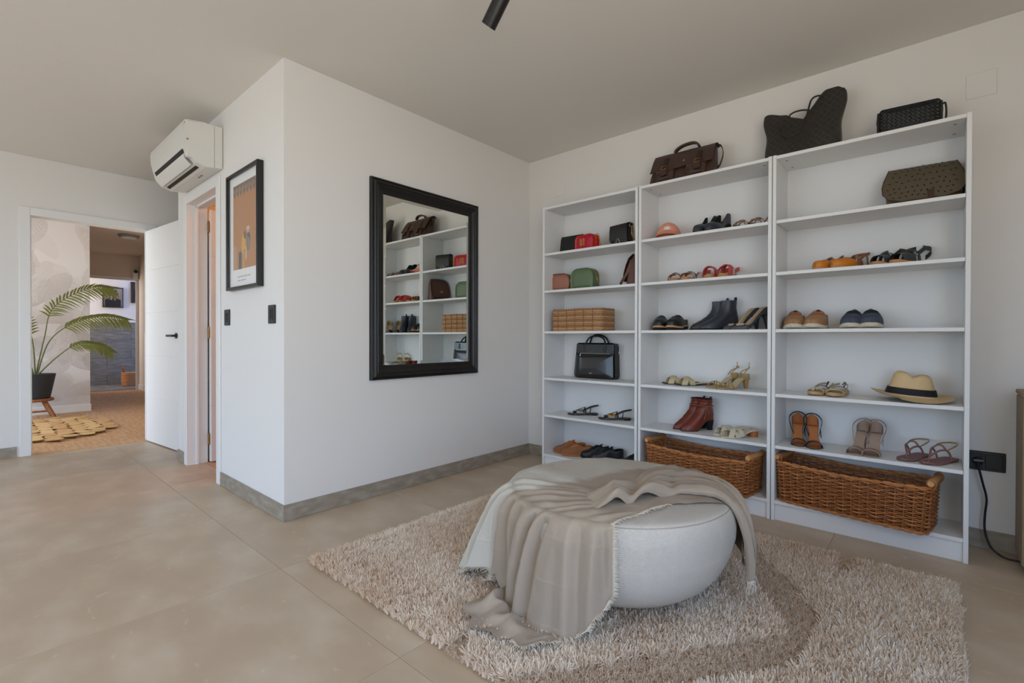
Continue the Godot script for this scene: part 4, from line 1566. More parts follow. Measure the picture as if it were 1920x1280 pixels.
func throw_blanket() -> void:
	var o := thing("throw_blanket", "beige and cream woollen throw with fringed ends draped over the pouf", "blanket", PC)
	var fn := FastNoiseLite.new()
	fn.seed = 21
	fn.frequency = 5.0
	fn.fractal_octaves = 3
	var hub := Vector2(0.272, 0.13)
	var a0 := 62.0
	var a1 := 352.0
	var na := 240
	var nt := 15
	var nh := 34
	var np := 16
	var rows := nt + nh + np
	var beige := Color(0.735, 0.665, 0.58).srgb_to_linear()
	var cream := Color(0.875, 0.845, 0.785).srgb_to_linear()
	var p := PackedVector3Array()
	var cols := PackedColorArray()
	# hem radius and height, and how far the cloth runs on over the rug, by the angle round the pouf
	var hem_r := [62, 0.432, 66, 0.45, 74, 0.468, 84, 0.485, 94, 0.50, 104, 0.505, 112, 0.495, 118, 0.475, 124, 0.49, 130, 0.535, 137, 0.60, 143, 0.655, 148, 0.63, 154, 0.57, 165, 0.52, 190, 0.49, 260, 0.47, 352, 0.46]
	var hem_y := [62, 0.19, 68, 0.13, 74, 0.075, 78, 0.046, 110, 0.046, 117, 0.055, 120, 0.11, 123, 0.125, 126, 0.085, 129, 0.075, 132, 0.105, 135, 0.095, 139, 0.055, 145, 0.048, 149, 0.07, 153, 0.095, 160, 0.10, 190, 0.14, 300, 0.19, 352, 0.20]
	var run := [62, 0.004, 76, 0.004, 79, 0.012, 84, 0.060, 89, 0.125, 93, 0.105, 97, 0.135, 102, 0.165, 108, 0.165, 113.5, 0.150, 117, 0.10, 120, 0.03, 124, 0.008, 352, 0.006]
	# folds of the hanging part: angle at the top, slant, half-width, depth
	var folds := [[66.5, -1.0, 1.8, -0.012], [70.0, 1.0, 2.4, 0.012], [75.5, 1.5, 2.6, -0.014], [80.0, 1.5, 3.4, 0.012], [86.0, 4.0, 3.5, 0.006], [90.0, 10.5, 1.9, -0.034], [93.5, 11.0, 1.5, 0.016], [97.0, 11.5, 1.7, -0.030], [101.5, 10.5, 3.0, 0.016], [109.0, 7.0, 2.3, -0.020],
			[114.0, 3.0, 2.6, 0.014], [119.0, 1.0, 1.8, -0.030], [123.5, 1.5, 2.2, 0.026], [128.0, 3.0, 1.9, -0.036], [132.5, 4.5, 2.2, 0.022], [137.0, 5.0, 1.8, -0.028], [142.5, 5.0, 3.0, 0.024], [150.0, 3.0, 4.0, -0.02], [168.0, 2.0, 6.0, 0.02], [195.0, 0.0, 8.0, -0.02], [225.0, 0.0, 8.0, 0.02], [260.0, 0.0, 8.0, -0.02], [300.0, 0.0, 9.0, 0.02]]
	for i in rows:
		for j in na:
			var ph := lerpf(a0, a1, float(j) / (na - 1))
			if j < 150:
				ph = lerpf(a0, 165.0, j / 149.0)
			else:
				ph = lerpf(165.0, a1, (j - 149) / float(na - 150))
			var a := deg_to_rad(ph)
			var d := Vector2(cos(a), sin(a))
			var q: Vector3
			var shade := 0.0
			if i < nt:
				var s := float(i) / nt
				var c := hub.lerp(d * 0.418, s)
				var y := top_height(c) + 0.011
				var w := smoothstep(0.0, 0.35, s)
				y += 0.008 * w * fn.get_noise_2d(c.x * 1.3 + 3.0, c.y * 0.6) + 0.006 * w * absf(fn.get_noise_2d(c.x * 0.7 - 5.0, c.y * 1.9))
				# long soft creases over the top, running on from the hanging folds
				for f in folds:
					var t: float = (ph - f[0]) / (f[2] * 1.5)
					if absf(t) < 2.5:
						y += maxf(f[3], -0.010) * 0.5 * exp(-t * t) * smoothstep(0.45, 1.0, s)
				q = V(c.x, y, c.y)
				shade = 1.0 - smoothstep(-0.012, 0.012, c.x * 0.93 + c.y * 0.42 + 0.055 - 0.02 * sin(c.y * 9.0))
			else:
				var v := minf(float(i - nt) / (nh - 1), 1.0)
				var rh := table(hem_r, ph)
				var yh := table(hem_y, ph)
				# quadratic fall: over the edge, then down
				var p0 := Vector2(0.418, top_height(d * 0.418) + 0.010)
				var p1 := Vector2(0.474, 0.412)
				var p2 := Vector2(0.470 + (rh - 0.470) * 0.25, 0.30)
				var p3 := Vector2(rh, yh)
				var e := p0.bezier_interpolate(p1, p2, p3, v)
				var amp := smoothstep(0.02, 0.5, v) * (1.0 - 0.35 * smoothstep(0.8, 1.0, v))
				var dr := 0.0
				for f in folds:
					var t: float = (ph - f[0] - f[1] * v) / f[2]
					if absf(t) < 2.6:
						dr += f[3] * exp(-t * t)
				dr = dr * (0.30 * smoothstep(0.0, 0.12, v) + 0.70 * amp)
				dr = maxf(dr, -0.002 - 0.06 * smoothstep(0.16, 0.6, v))
				dr += 0.004 * fn.get_noise_2d(ph * 0.02, v * 0.5) * amp
				e.x += dr
				var rr := e.x
				var yy := e.y
				if i >= nt + nh:
					var w := float(i - nt - nh + 1) / np
					var ext := table(run, ph)
					rr = e.x + ext * w
					var lift := 0.0
					if ext > 0.03:
						# folds lying on the rug
						lift = 0.030 * exp(-pow((w - 0.42 + (ph - 100.0) * 0.012) / 0.20, 2)) * smoothstep(88.0, 100.0, ph)
						lift += 0.022 * exp(-pow((ph - 113.5) / 2.6, 2)) * (1.0 - 0.4 * w)
						lift -= 0.012 * exp(-pow((ph - 106.0 + w * 4.0) / 3.2, 2)) * sin(PI * w)
						lift += 0.010 * (0.5 + 0.5 * fn.get_noise_2d(ph * 0.03 + 9.0, w * 0.35))
						yy = lerpf(e.y, 0.048, smoothstep(0.0, 0.3, w)) + lift * smoothstep(0.0, 0.25, w)
					else:
						yy = e.y - ext * w * 1.6
					# the loose corner swings round to the left
					a = deg_to_rad(ph + 1.5 * w * smoothstep(95.0, 112.0, ph))
					d = Vector2(cos(a), sin(a))
				q = V(d.x * rr, yy, d.y * rr)
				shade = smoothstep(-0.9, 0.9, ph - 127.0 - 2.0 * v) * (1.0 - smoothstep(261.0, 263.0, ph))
			p.append(q)
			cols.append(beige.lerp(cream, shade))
	var mb := MB.new()
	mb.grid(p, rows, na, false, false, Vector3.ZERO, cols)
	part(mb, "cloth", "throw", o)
	# hem strands along the front edge and the loose corner
	var edge := PackedVector3Array()
	for i in rows:
		edge.append(p[i * na])
	for j in 46:
		edge.append(p[(rows - 1) * na + j])
	var left := PackedVector3Array()
	for j in range(88, 132):
		left.append(p[(rows - 1) * na + j])
	# the bunched fold that runs over the right side
	var lo := curve([V(0.10, 0.432, 0.36), V(0.145, 0.437, 0.275), V(0.19, 0.436, 0.19), V(0.256, 0.434, 0.058), V(0.31, 0.430, 0.0), V(0.37, 0.422, -0.045), V(0.425, 0.405, -0.035), V(0.452, 0.34, -0.045), V(0.462, 0.27, -0.065), V(0.463, 0.20, -0.085), V(0.458, 0.135, -0.10)], 70)
	var hi := curve([V(-0.02, 0.438, 0.26), V(0.03, 0.443, 0.19), V(0.055, 0.446, 0.06), V(0.055, 0.446, -0.12), V(0.06, 0.440, -0.30), V(0.16, 0.428, -0.385), V(0.31, 0.418, -0.315), V(0.415, 0.385, -0.225), V(0.445, 0.30, -0.20), V(0.45, 0.22, -0.19), V(0.448, 0.15, -0.175)], 70)
	var m := 34
	var fold := PackedVector3Array()
	var fcol := PackedColorArray()
	for i in 70:
		var s := i / 69.0
		var side := smoothstep(0.60, 0.72, s)
		var mid := (lo[i] + hi[i]) * 0.5
		var outw := Vector3.UP.lerp(V(mid.x, 0, mid.z).normalized(), side).normalized()
		for k in m:
			var w := k / (m - 1.0)
			var h := table([0.0, 0.0, 0.05, 0.020, 0.12, 0.030, 0.24, 0.022, 0.40, 0.012, 0.55, 0.018, 0.72, 0.026, 0.86, 0.014, 1.0, -0.004], w)
			# creases that run lengthwise and fan out to the right
			for f in [[0.30, 0.10, 0.028, -0.018], [0.50, 0.02, 0.035, -0.016], [0.66, -0.12, 0.030, -0.020], [0.20, 0.06, 0.03, 0.010], [0.42, 0.05, 0.03, 0.012], [0.80, -0.08, 0.03, -0.012], [0.58, -0.06, 0.025, 0.010]]:
				h += f[3] * exp(-pow((w - f[0] - f[1] * sin(s * 5.0)) / f[2], 2)) * smoothstep(0.12, 0.4, s)
			# cross folds near the bunch on the left
			h += 0.020 * exp(-pow((s - 0.11 - 0.05 * w) / 0.03, 2)) * (1.0 - 0.6 * w) - 0.018 * exp(-pow((s - 0.17 - 0.09 * w) / 0.025, 2)) + 0.020 * exp(-pow((s - 0.225 - 0.14 * w) / 0.03, 2)) * (1.0 - 0.5 * w) - 0.014 * exp(-pow((s - 0.29 - 0.20 * w) / 0.03, 2)) + 0.008 * sin(s * 31.0 - w * 7.0) * smoothstep(0.2, 0.35, s) * (1.0 - smoothstep(0.6, 0.75, s)) * w
			h = h * (1.0 - 0.25 * side) * (0.55 + 0.45 * smoothstep(0.0, 0.12, s))
			var e := lo[i].lerp(hi[i], w)
			if w < 0.05:
				e = lo[i].lerp(hi[i], 0.05 - w * 1.0)
			h = h * smoothstep(0.0, 0.14, s) - 0.016 * (1.0 - smoothstep(0.0, 0.10, s))
			fold.append(e + outw * (h + 0.004) + V(0, 0.003 * fn.get_noise_2d(s * 4.0, w), 0))
			fcol.append(beige if w < 0.86 else beige.lerp(cream, (w - 0.86) / 0.14 * 0.0))
	mb = MB.new()
	mb.grid(fold, 70, m, false, false, Vector3.ZERO, fcol)
	part(mb, "fold", "throw", o)
	var tail := PackedVector3Array()
	for k in m:
		tail.append(fold[69 * m + k])
	mb = MB.new()
	var r := RandomNumberGenerator.new()
	r.seed = 2
	strands(mb, edge, 0.0035, 0.016, r, PC)
	strands(mb, left, 0.006, 0.03, r, PC)
	strands(mb, tail, 0.0022, 0.045, r, PC, true)
	part(mb, "fringe", "fringe", o).set_meta("kind", "stuff")


func strands(mb: MB, line: PackedVector3Array, gap: float, len: float, r: RandomNumberGenerator, _c: Vector3, hang := false) -> void:
	# short twisted threads along an edge, pointing away from the cloth
	var acc := 0.0
	for i in range(1, line.size()):
		var a := line[i - 1]
		var b := line[i]
		var l := a.distance_to(b)
		acc += l
		while acc > gap and l > 0.0:
			acc -= gap
			var c := a.lerp(b, clampf(1.0 - acc / l, 0.0, 1.0))
			var tg := (b - a).normalized()
			var outw := V(tg.z, 0, -tg.x) if absf(tg.y) < 0.8 else V(0.83, 0, -0.55)
			if absf(tg.y) < 0.8 and outw.dot(V(c.x, 0, c.z)) < 0.0:
				outw = -outw
			if hang:
				outw = V(0.1 * c.x, -1, 0.1 * c.z)
			outw = (outw + V(r.randf_range(-0.4, 0.4), r.randf_range(-0.15, 0.25), r.randf_range(-0.4, 0.4))).normalized()
			var e := c + outw * len * r.randf_range(0.6, 1.2)
			mb.tube(PackedVector3Array([c - outw * 0.003, (c + e) * 0.5 + V(0, 0.002, 0), e]), PackedFloat32Array([0.0016, 0.0014, 0.0008]), 4, false)


# ================================================================ baskets
func perimeter(w: float, d: float, r: float, m: int) -> PackedVector3Array:
	# m points evenly round a rounded rectangle in x, z
	var q := rrect(w, d, r, r, 5)
	var l := 0.0
	for i in q.size():
		l += q[i].distance_to(q[(i + 1) % q.size()])
	var out := PackedVector3Array()
	var i := 0
	var at := 0.0
	var seg := q[0].distance_to(q[1])
	for k in m:
		var want := l * k / m
		while at + seg < want:
			at += seg
			i += 1
			seg = q[i % q.size()].distance_to(q[(i + 1) % q.size()])
		var p := q[i % q.size()].lerp(q[(i + 1) % q.size()], (want - at) / maxf(seg, 1e-6))
		out.append(V(p.x, 0, p.y - d * 0.5))
	return out


func wicker_basket(label: String, at: Vector3, turn: float, w: float, d: float, h: float) -> void:
	var o := thing("wicker_basket", label, "basket", at, turn, "wicker baskets on the bottom shelves")
	var r := RandomNumberGenerator.new()
	r.seed = 31
	var m := 100
	var ring := perimeter(w, d, 0.035, m)
	var cen := Vector3.ZERO
	var weave := [MB.new(), MB.new(), MB.new()]
	var rows := 22
	for k in rows:
		var y := 0.010 + (h - 0.022) * k / (rows - 1)
		var grow := 1.0 + 0.035 * y / h
		var path := PackedVector3Array()
		for i in m:
			var p: Vector3 = ring[i] * grow
			var nrm := V(signf(p.x) * maxf(0.0, absf(p.x) - w * 0.5 + 0.05), 0, signf(p.z) * maxf(0.0, absf(p.z) - d * 0.5 + 0.05)).normalized()
			var off := 0.0052 * sin(PI * (i + 0.5) / 1.0 + PI * k) if false else 0.0062 * (1.0 if ((i / 2) + k) % 2 == 0 else -1.0) * (1.0 if i % 2 == 0 else 0.75)
			path.append(p + nrm * (off + r.randf_range(-0.001, 0.001)) + V(0, y + r.randf_range(-0.0012, 0.0012), 0))
		weave[(k * 2 + r.randi() % 2) % 3].tube(path, r.randf_range(0.0034, 0.0042), 5, false, true)
	for k in 3:
		part(weave[k], "weave", "wicker%d" % k, o).set_meta("kind", "stuff")
	var mb := MB.new()
	for i in range(0, m, 2):
		var a := ring[i]
		mb.tube(PackedVector3Array([a + V(0, 0.004, 0), a * 1.035 + V(0, h - 0.006, 0)]), 0.0042, 5)
	part(mb, "stakes", "wicker_stake", o).set_meta("kind", "stuff")
	# thicker bands at the foot and the twisted border at the top, dipping a little between the ends
	for q in [[0.006, 0.0085, 1.0], [h, 0.0085, 1.04]]:
		for s in 2:
			mb = MB.new()
			var path := PackedVector3Array()
			for i in m * 2:
				var p: Vector3 = ring[(i / 2) % m].lerp(ring[((i + 1) / 2) % m], 0.5) * q[2]
				var t := TAU * i / 10.0 + PI * s
				path.append(p * (1.0 + 0.006 * cos(t)) + V(0, q[0] + 0.0045 * sin(t) - (0.012 * pow(cos(PI * p.x / w), 2) if q[0] > 0.1 else 0.0), 0))
			mb.tube(path, 0.0056, 5, false, true)
			part(mb, "border", "wicker%d" % s, o)
	mb = MB.new()
	mb.box(V(0, 0.006, 0), V(w - 0.02, 0.006, d - 0.02), 0.002)
	part(mb, "base", "wicker2", o)
	for sx: float in [-1.0, 1.0]:
		mb = MB.new()
		var x := sx * (w * 0.5 + 0.012)
		mb.tube(PackedVector3Array([V(x, h + 0.022, -d * 0.46), V(x, h + 0.022, -d * 0.44), V(x, h + 0.022, d * 0.44), V(x, h + 0.022, d * 0.46)]), PackedFloat32Array([0.012, 0.0155, 0.0155, 0.012]), 14)
		part(mb, "handle", "wood_handle", o)
		mb = MB.new()
		for z in [-0.36, 0.36]:
			mb.tube(curve([V(x - sx * 0.010, h - 0.03, d * z), V(x + sx * 0.016, h + 0.015, d * z), V(x + sx * 0.004, h + 0.040, d * z), V(x - sx * 0.016, h + 0.022, d * z), V(x - sx * 0.012, h - 0.03, d * z)], 16), 0.0045, 5)
		part(mb, "lashing", "wicker0", o).set_meta("kind", "stuff")


func wicker_baskets() -> void:
	wicker_basket("long brown wicker basket on the bottom of the middle bookcase, half hidden by the throw", V(1.578, 0.1115, 0.222), -0.12, 0.62, 0.25, 0.205)
	wicker_basket("long brown wicker basket with wooden handles on the bottom of the right bookcase", V(2.345, 0.1115, 0.196), -0.14, 0.63, 0.25, 0.215)
	# seagrass box
	var o := thing("seagrass_box", "low rectangular braided seagrass box on a left bookcase shelf", "basket", V(0.665, ROWS[2], 0.165), -0.02)
	var w := 0.435
	var d := 0.20
	var h := 0.165
	var m := 150
	var ring := perimeter(w, d, 0.03, m)
	var mbs := [MB.new(), MB.new(), MB.new()]
	var rows := 12
	for k in rows:
		var y := 0.007 + (h - 0.014) * k / (rows - 1)
		var path := PackedVector3Array()
		var rad := PackedFloat32Array()
		for i in m:
			var p := ring[i]
			path.append(p + V(0, y + 0.0015 * sin(p.x * 22.0 + p.z * 9.0) * (k / 11.0) + 0.0018 * sin(i * 2.1 + k * 1.4), 0))
			rad.append(0.0072 + 0.0018 * sin(i * 2.1 + (k % 2) * PI))
		mbs[k % 3].tube(path, rad, 6, false, true)
	for k in 3:
		part(mbs[k], "braid", "seagrass%d" % k, o).set_meta("kind", "stuff")
	var mb := MB.new()
	for x in [-0.155, -0.075, 0.0, 0.075, 0.155]:
		mb.tube(PackedVector3Array([V(x, 0.004, d * 0.5 + 0.008), V(x, h, d * 0.5 + 0.008)]), 0.0022, 5)
	part(mb, "stitching", "wicker2", o).set_meta("kind", "stuff")
	mb = MB.new()
	mb.box(V(0, 0.08, 0), V(w - 0.012, 0.15, d - 0.012), 0.01)
	part(mb, "lining", "seagrass2", o)


# ================================================================ bags
func ellipse_ring(y: float, w: float, d: float, e: float, m: int, cz := 0.0) -> PackedVector3Array:
	# superellipse of half-axes w/2, d/2 at height y
	var out := PackedVector3Array()
	for i in m:
		var a := TAU * i / m
		var c := cos(a)
		var s := sin(a)
		out.append(V(signf(c) * pow(absf(c), e) * w * 0.5, y, signf(s) * pow(absf(s), e) * d * 0.5 + cz))
	return out


func chain(mb: MB, pts: Array, links: int, r: float) -> void:
	var path := curve(pts, links + 1)
	for i in links:
		var c := (path[i] + path[i + 1]) * 0.5
		var t := (path[i + 1] - path[i])
		var l := t.length() * 0.72
		t = t.normalized()
		var s := t.cross(V(0.3, 0.5, 0.8)).normalized()
		if i % 2:
			s = t.cross(s).normalized()
		var loop := PackedVector3Array()
		for k in 8:
			var a := TAU * k / 8
			loop.append(c + t * cos(a) * l + s * sin(a) * l * 0.55)
		mb.tube(loop, r, 4, false, true)


func camera_bag(o: Node3D, w: float, h: float, d: float, r: float, front: String, gusset: String, rb := 0.02) -> void:
	# a boxy crossbody: front and back shells, a gusset band with a zip between
	var mb := MB.new()
	mb.pillow(rrect(w, h, r, rb), d * 0.98, 0.008, 0.004)
	part(mb, "gusset", gusset, o)
	for s: float in [-1.0, 1.0]:
		mb = MB.new()
		mb.X = Transform3D(Basis(), V(0, -0.001, s * d * 0.40))
		mb.pillow(rrect(w + 0.006, h + 0.004, r + 0.003, rb + 0.002), d * 0.24, 0.010, 0.006)
		part(mb, "panel", front, o)
	mb = MB.new()
	var path := PackedVector3Array()
	var side := PackedVector3Array()
	var q := rrect(w + 0.003, h + 0.003, r, rb)
	for i in range(7, 21):
		path.append(V(q[i].x, q[i].y, 0))
		side.append(Vector3.BACK)
	mb.strap(path, side, 0.006, 0.002)
	part(mb, "zip", "gold", o)


func bags_first_case() -> void:
	# top row
	var o := thing("clutch_bag", "flat black clutch leaning at the left end of the top row", "clutch", V(0.475, ROWS[4], 0.075), 0.0)
	var mb := MB.new()
	mb.at(V(0, 0.0015, 0), Basis(Vector3.RIGHT, -0.16)).pillow(rrect(0.25, 0.158, 0.008, 0.008), 0.024, 0.006, 0.004)
	part(mb, "body", "black_leather", o)
	mb = MB.new()
	mb.at(V(0, 0, 0), Basis(Vector3.RIGHT, -0.16)).box(V(0, 0.155, 0.0), V(0.22, 0.003, 0.004), 0.001)
	part(mb, "zip", "black", o)
	o = thing("camera_bag", "pink crossbody bag with orange gusset and two gold bars, beside the flat black clutch", "handbag", V(0.690, ROWS[4], 0.155), -0.18)
	camera_bag(o, 0.180, 0.118, 0.065, 0.034, "pink_leather", "orange_leather")
	for x in [-0.018, 0.010]:
		mb = MB.new()
		mb.tube(curve([V(x - 0.006, 0.045, 0.045), V(x - 0.006, 0.085, 0.045), V(x, 0.09, 0.045), V(x + 0.006, 0.085, 0.045), V(x + 0.006, 0.045, 0.045), V(x, 0.040, 0.045)], 22, true), 0.0022, 5, false, true)
		part(mb, "emblem", "gold", o)
	mb = MB.new()
	chain(mb, [V(0.085, 0.10, 0.0), V(0.115, 0.115, 0.01), V(0.128, 0.07, 0.0), V(0.12, 0.01, -0.02)], 14, 0.0016)
	part(mb, "chain", "gold", o)
	mb = MB.new()
	mb.strap(curve([V(0.06, 0.115, 0.045), V(0.03, 0.065, 0.052), V(-0.01, 0.012, 0.058), V(-0.02, 0.004, 0.06)], 12), PackedVector3Array([V(0.6, 0.6, 0), V(0.6, 0.6, 0), V(0.6, 0.6, 0), V(0.6, 0.6, 0), V(0.6, 0.6, 0), V(0.6, 0.6, 0), V(0.6, 0.6, 0), V(0.6, 0.6, 0), V(0.6, 0.6, 0), V(0.6, 0.6, 0), V(0.6, 0.6, 0), V(0.6, 0.6, 0)]), 0.012, 0.002)
	part(mb, "strap", "pink_leather", o)
	o = thing("flap_bag", "black flap bag with a gold ring chain at the right end of the top row", "handbag", V(0.978, ROWS[4], 0.150), -0.22)
	mb = MB.new()
	mb.pillow(rrect(0.158, 0.150, 0.012, 0.014), 0.060, 0.012, 0.004)
	part(mb, "body", "black_leather", o)
	mb = MB.new()
	var fl := PackedVector3Array()
	for q in [V(0, 0.148, -0.032), V(0, 0.158, -0.012), V(0, 0.160, 0.01), V(0, 0.152, 0.034), V(0, 0.11, 0.040), V(0, 0.06, 0.041), V(0, 0.045, 0.0405)]:
		for x in [-0.081, -0.05, 0.0, 0.05, 0.081]:
			fl.append(q + V(x, -0.006 if absf(x) > 0.07 and q.y < 0.05 else 0.0, 0))
	mb.grid(fl, 7, 5, false, false, V(0, 0.6, 1))
	var fl2 := PackedVector3Array()
	for q in fl:
		fl2.append(q - V(0, 0.002, 0.003))
	mb.grid(fl2, 7, 5, false, false, V(0, -0.6, -1))
	part(mb, "flap", "black_leather", o)
	mb = MB.new()
	mb.tube(curve([V(0.088, 0.130, 0.02), V(0.088, 0.152, 0.01), V(0.088, 0.148, -0.018), V(0.088, 0.124, -0.010)], 18, true), 0.0032, 6, false, true)
	part(mb, "ring", "steel", o)
	mb = MB.new()
	chain(mb, [V(0.09, 0.135, 0.0), V(0.102, 0.105, 0.012), V(0.106, 0.06, 0.01), V(0.112, 0.02, -0.03)], 12, 0.002)
	part(mb, "chain", "gold", o)
	mb = MB.new()
	for x in [-0.018, 0.018]:
		mb.tube(PackedVector3Array([V(x, 0.022, 0.036), V(x * 0.3, 0.052, 0.043)]), 0.0022, 5)
	part(mb, "clasp", "steel", o).set_meta("kind", "stuff")
	# second row
	o = thing("saddle_bag", "small blush brown rounded handbag behind the green bag's left side", "handbag", V(0.440, ROWS[3], 0.140), 0.10)
	camera_bag(o, 0.185, 0.135, 0.060, 0.055, "blush_leather", "chestnut", 0.045)
	mb = MB.new()
	mb.tube(curve([V(-0.09, 0.085, 0.03), V(-0.118, 0.06, 0.03), V(-0.125, 0.02, 0.05), V(-0.10, 0.006, 0.075), V(-0.06, 0.006, 0.08)], 20), 0.006, 7)
	part(mb, "strap", "blush_leather", o)
	mb = MB.new()
	chain(mb, [V(-0.088, 0.112, 0.035), V(-0.094, 0.08, 0.04), V(-0.098, 0.05, 0.045)], 5, 0.002)
	part(mb, "chain", "gold", o)
	o = thing("camera_bag", "sage green rounded crossbody bag in front of the blush bag", "handbag", V(0.668, ROWS[3], 0.150), -0.05)
	camera_bag(o, 0.205, 0.155, 0.075, 0.062, "green_leather", "green_leather", 0.014)
	for s: float in [-1.0, 1.0]:
		mb = MB.new()
		chain(mb, [V(s * 0.105, 0.112, 0.0), V(s * 0.120, 0.085, 0.01), V(s * 0.122, 0.055, 0.012)], 4, 0.0022)
		part(mb, "ring", "gold", o)
	mb = MB.new()
	mb.strap(curve([V(0.118, 0.06, 0.012), V(0.125, 0.028, 0.0), V(0.165, 0.006, -0.01), V(0.225, 0.004, -0.03)], 12), vecs(V(0, 0.25, 1), 12), 0.016, 0.003)
	part(mb, "strap", "green_leather", o)
	o = thing("messenger_bag", "dark brown flap bag seen edge-on at the right end of the second row", "handbag", V(1.090, ROWS[3], 0.135), -PI / 2 + 0.08)
	mb = MB.new()
	mb.loft([ellipse_ring(0.001, 0.205, 0.085, 0.5, 28), ellipse_ring(0.02, 0.212, 0.092, 0.5, 28), ellipse_ring(0.10, 0.205, 0.075, 0.55, 28, -0.004), ellipse_ring(0.17, 0.19, 0.05, 0.6, 28, -0.012), ellipse_ring(0.208, 0.165, 0.022, 0.7, 28, -0.016)])
	part(mb, "body", "chestnut", o)
	mb = MB.new()
	var ff := PackedVector3Array()
	for q in [[0.214, -0.026, 0.16], [0.218, -0.010, 0.172], [0.19, 0.018, 0.19], [0.14, 0.036, 0.205], [0.08, 0.050, 0.212], [0.045, 0.055, 0.20], [0.030, 0.056, 0.16]]:
		for k in 7:
			ff.append(V((k / 6.0 - 0.5) * q[2], q[0] + 0.006 * sin(PI * k / 6.0) - 0.006, q[1] + 0.005))
	mb.grid(ff, 7, 7, false, false, V(0, 0.3, 1))
	part(mb, "flap", "chestnut", o)
	mb = MB.new()
	mb.tube(curve([V(0.016, 0.085, 0.058), V(0.0, 0.093, 0.058), V(-0.016, 0.085, 0.058), V(0.0, 0.077, 0.058)], 18, true), 0.003, 6, false, true)
	mb.box(V(0, 0.085, 0.060), V(0.014, 0.005, 0.006), 0.001)
	part(mb, "turn_lock", "gold", o).set_meta("kind", "stuff")
	mb = MB.new()
	mb.strap(curve([V(0.09, 0.17, 0.0), V(0.105, 0.08, 0.03), V(0.10, 0.012, 0.075), V(0.04, 0.008, 0.085), V(-0.05, 0.008, 0.08)], 16), vecs(V(0.5, 0.3, 0.7), 16), 0.018, 0.003)
	part(mb, "strap", "chestnut", o)
	# laptop bag
	o = thing("laptop_bag", "glossy black croc-print laptop bag with a zipped front pocket", "bag", V(0.728, ROWS[1], 0.078), 0.02)
	var tilt := Basis(Vector3.RIGHT, -0.075)
	mb = MB.new()
	var out := rrect(0.345, 0.268, 0.022, 0.030)
	for i in out.size():
		out[i].x *= 1.04 - 0.10 * (out[i].y / 0.27)
	mb.at(V(0, 0, 0), tilt).pillow(out, 0.072, 0.014, 0.004)
	part(mb, "body", "black_leather", o)
	var croc := mat(Color(0.075, 0.075, 0.082), 0.3)
	croc.clearcoat_enabled = true
	croc.clearcoat = 0.5
	croc.clearcoat_roughness = 0.15
	bumpy(tri(croc, V(4, 11, 4)), noise_tex(0.06, [], 256, 14, 1, FastNoiseLite.TYPE_CELLULAR), 0.03)
	mb = MB.new()
	var pk := rrect(0.328, 0.178, 0.006, 0.022)
	for i in pk.size():
		pk[i].x *= 1.04 - 0.10 * (pk[i].y / 0.27)
	mb.at(V(0, 0.004, 0.036), tilt).pillow(pk, 0.018, 0.006, 0.006)
	part(mb, "front_pocket", croc, o)
	mb = MB.new()
	mb.at(V(0, 0, 0), tilt).box(V(0, 0.222, 0.039), V(0.325, 0.072, 0.006), 0.003)
	part(mb, "top_band", croc, o)
	mb = MB.new()
	mb.at(V(0, 0, 0), tilt).box(V(0.005, 0.187, 0.043), V(0.25, 0.0035, 0.004), 0.001)
	part(mb, "zip", "steel", o)
	mb = MB.new()
	mb.at(V(0, 0, 0), tilt)
	mb.tube(curve([V(-0.118, 0.187, 0.046), V(-0.121, 0.176, 0.048), V(-0.120, 0.164, 0.048)], 6), 0.004, 6)
	part(mb, "zip_pull", "steel", o)
	mb = MB.new()
	mb.at(V(0, 0, 0), tilt).box(V(-0.02, 0.036, 0.054), V(0.022, 0.006, 0.002), 0.0005)
	part(mb, "name_plate", "steel", o)
	for q in [[0.030, 0.0], [-0.028, 0.010]]:
		mb = MB.new()
		mb.at(V(0, 0, 0), tilt)
		mb.tube(curve([V(-0.085, 0.215, q[0]), V(-0.082, 0.27, q[0]), V(-0.055, 0.312 + q[1], q[0] * 0.6), V(0.005, 0.322 + q[1], q[0] * 0.5), V(0.06, 0.300 + q[1], q[0] * 0.6), V(0.083, 0.26, q[0]), V(0.086, 0.215, q[0])], 30), 0.0068, 9)
		part(mb, "handle", "black_leather", o)
	for x in [-0.085, 0.086]:
		mb = MB.new()
		mb.at(V(0, 0, 0), tilt).box(V(x, 0.222, 0.044), V(0.022, 0.05, 0.005), 0.002)
		part(mb, "handle_tab", "black_leather", o)
	mb = MB.new()
	mb.at(V(0, 0, 0), tilt)
	mb.tube(curve([V(0.172, 0.245, 0.01), V(0.182, 0.252, 0.0), V(0.186, 0.22, 0.0), V(0.182, 0.19, 0.0)], 12), 0.003, 6)
	part(mb, "strap_ring", "steel", o)


func vecs(d: Vector3, k: int) -> PackedVector3Array:
	var out := PackedVector3Array()
	for i in k:
		out.append(d)
	return out


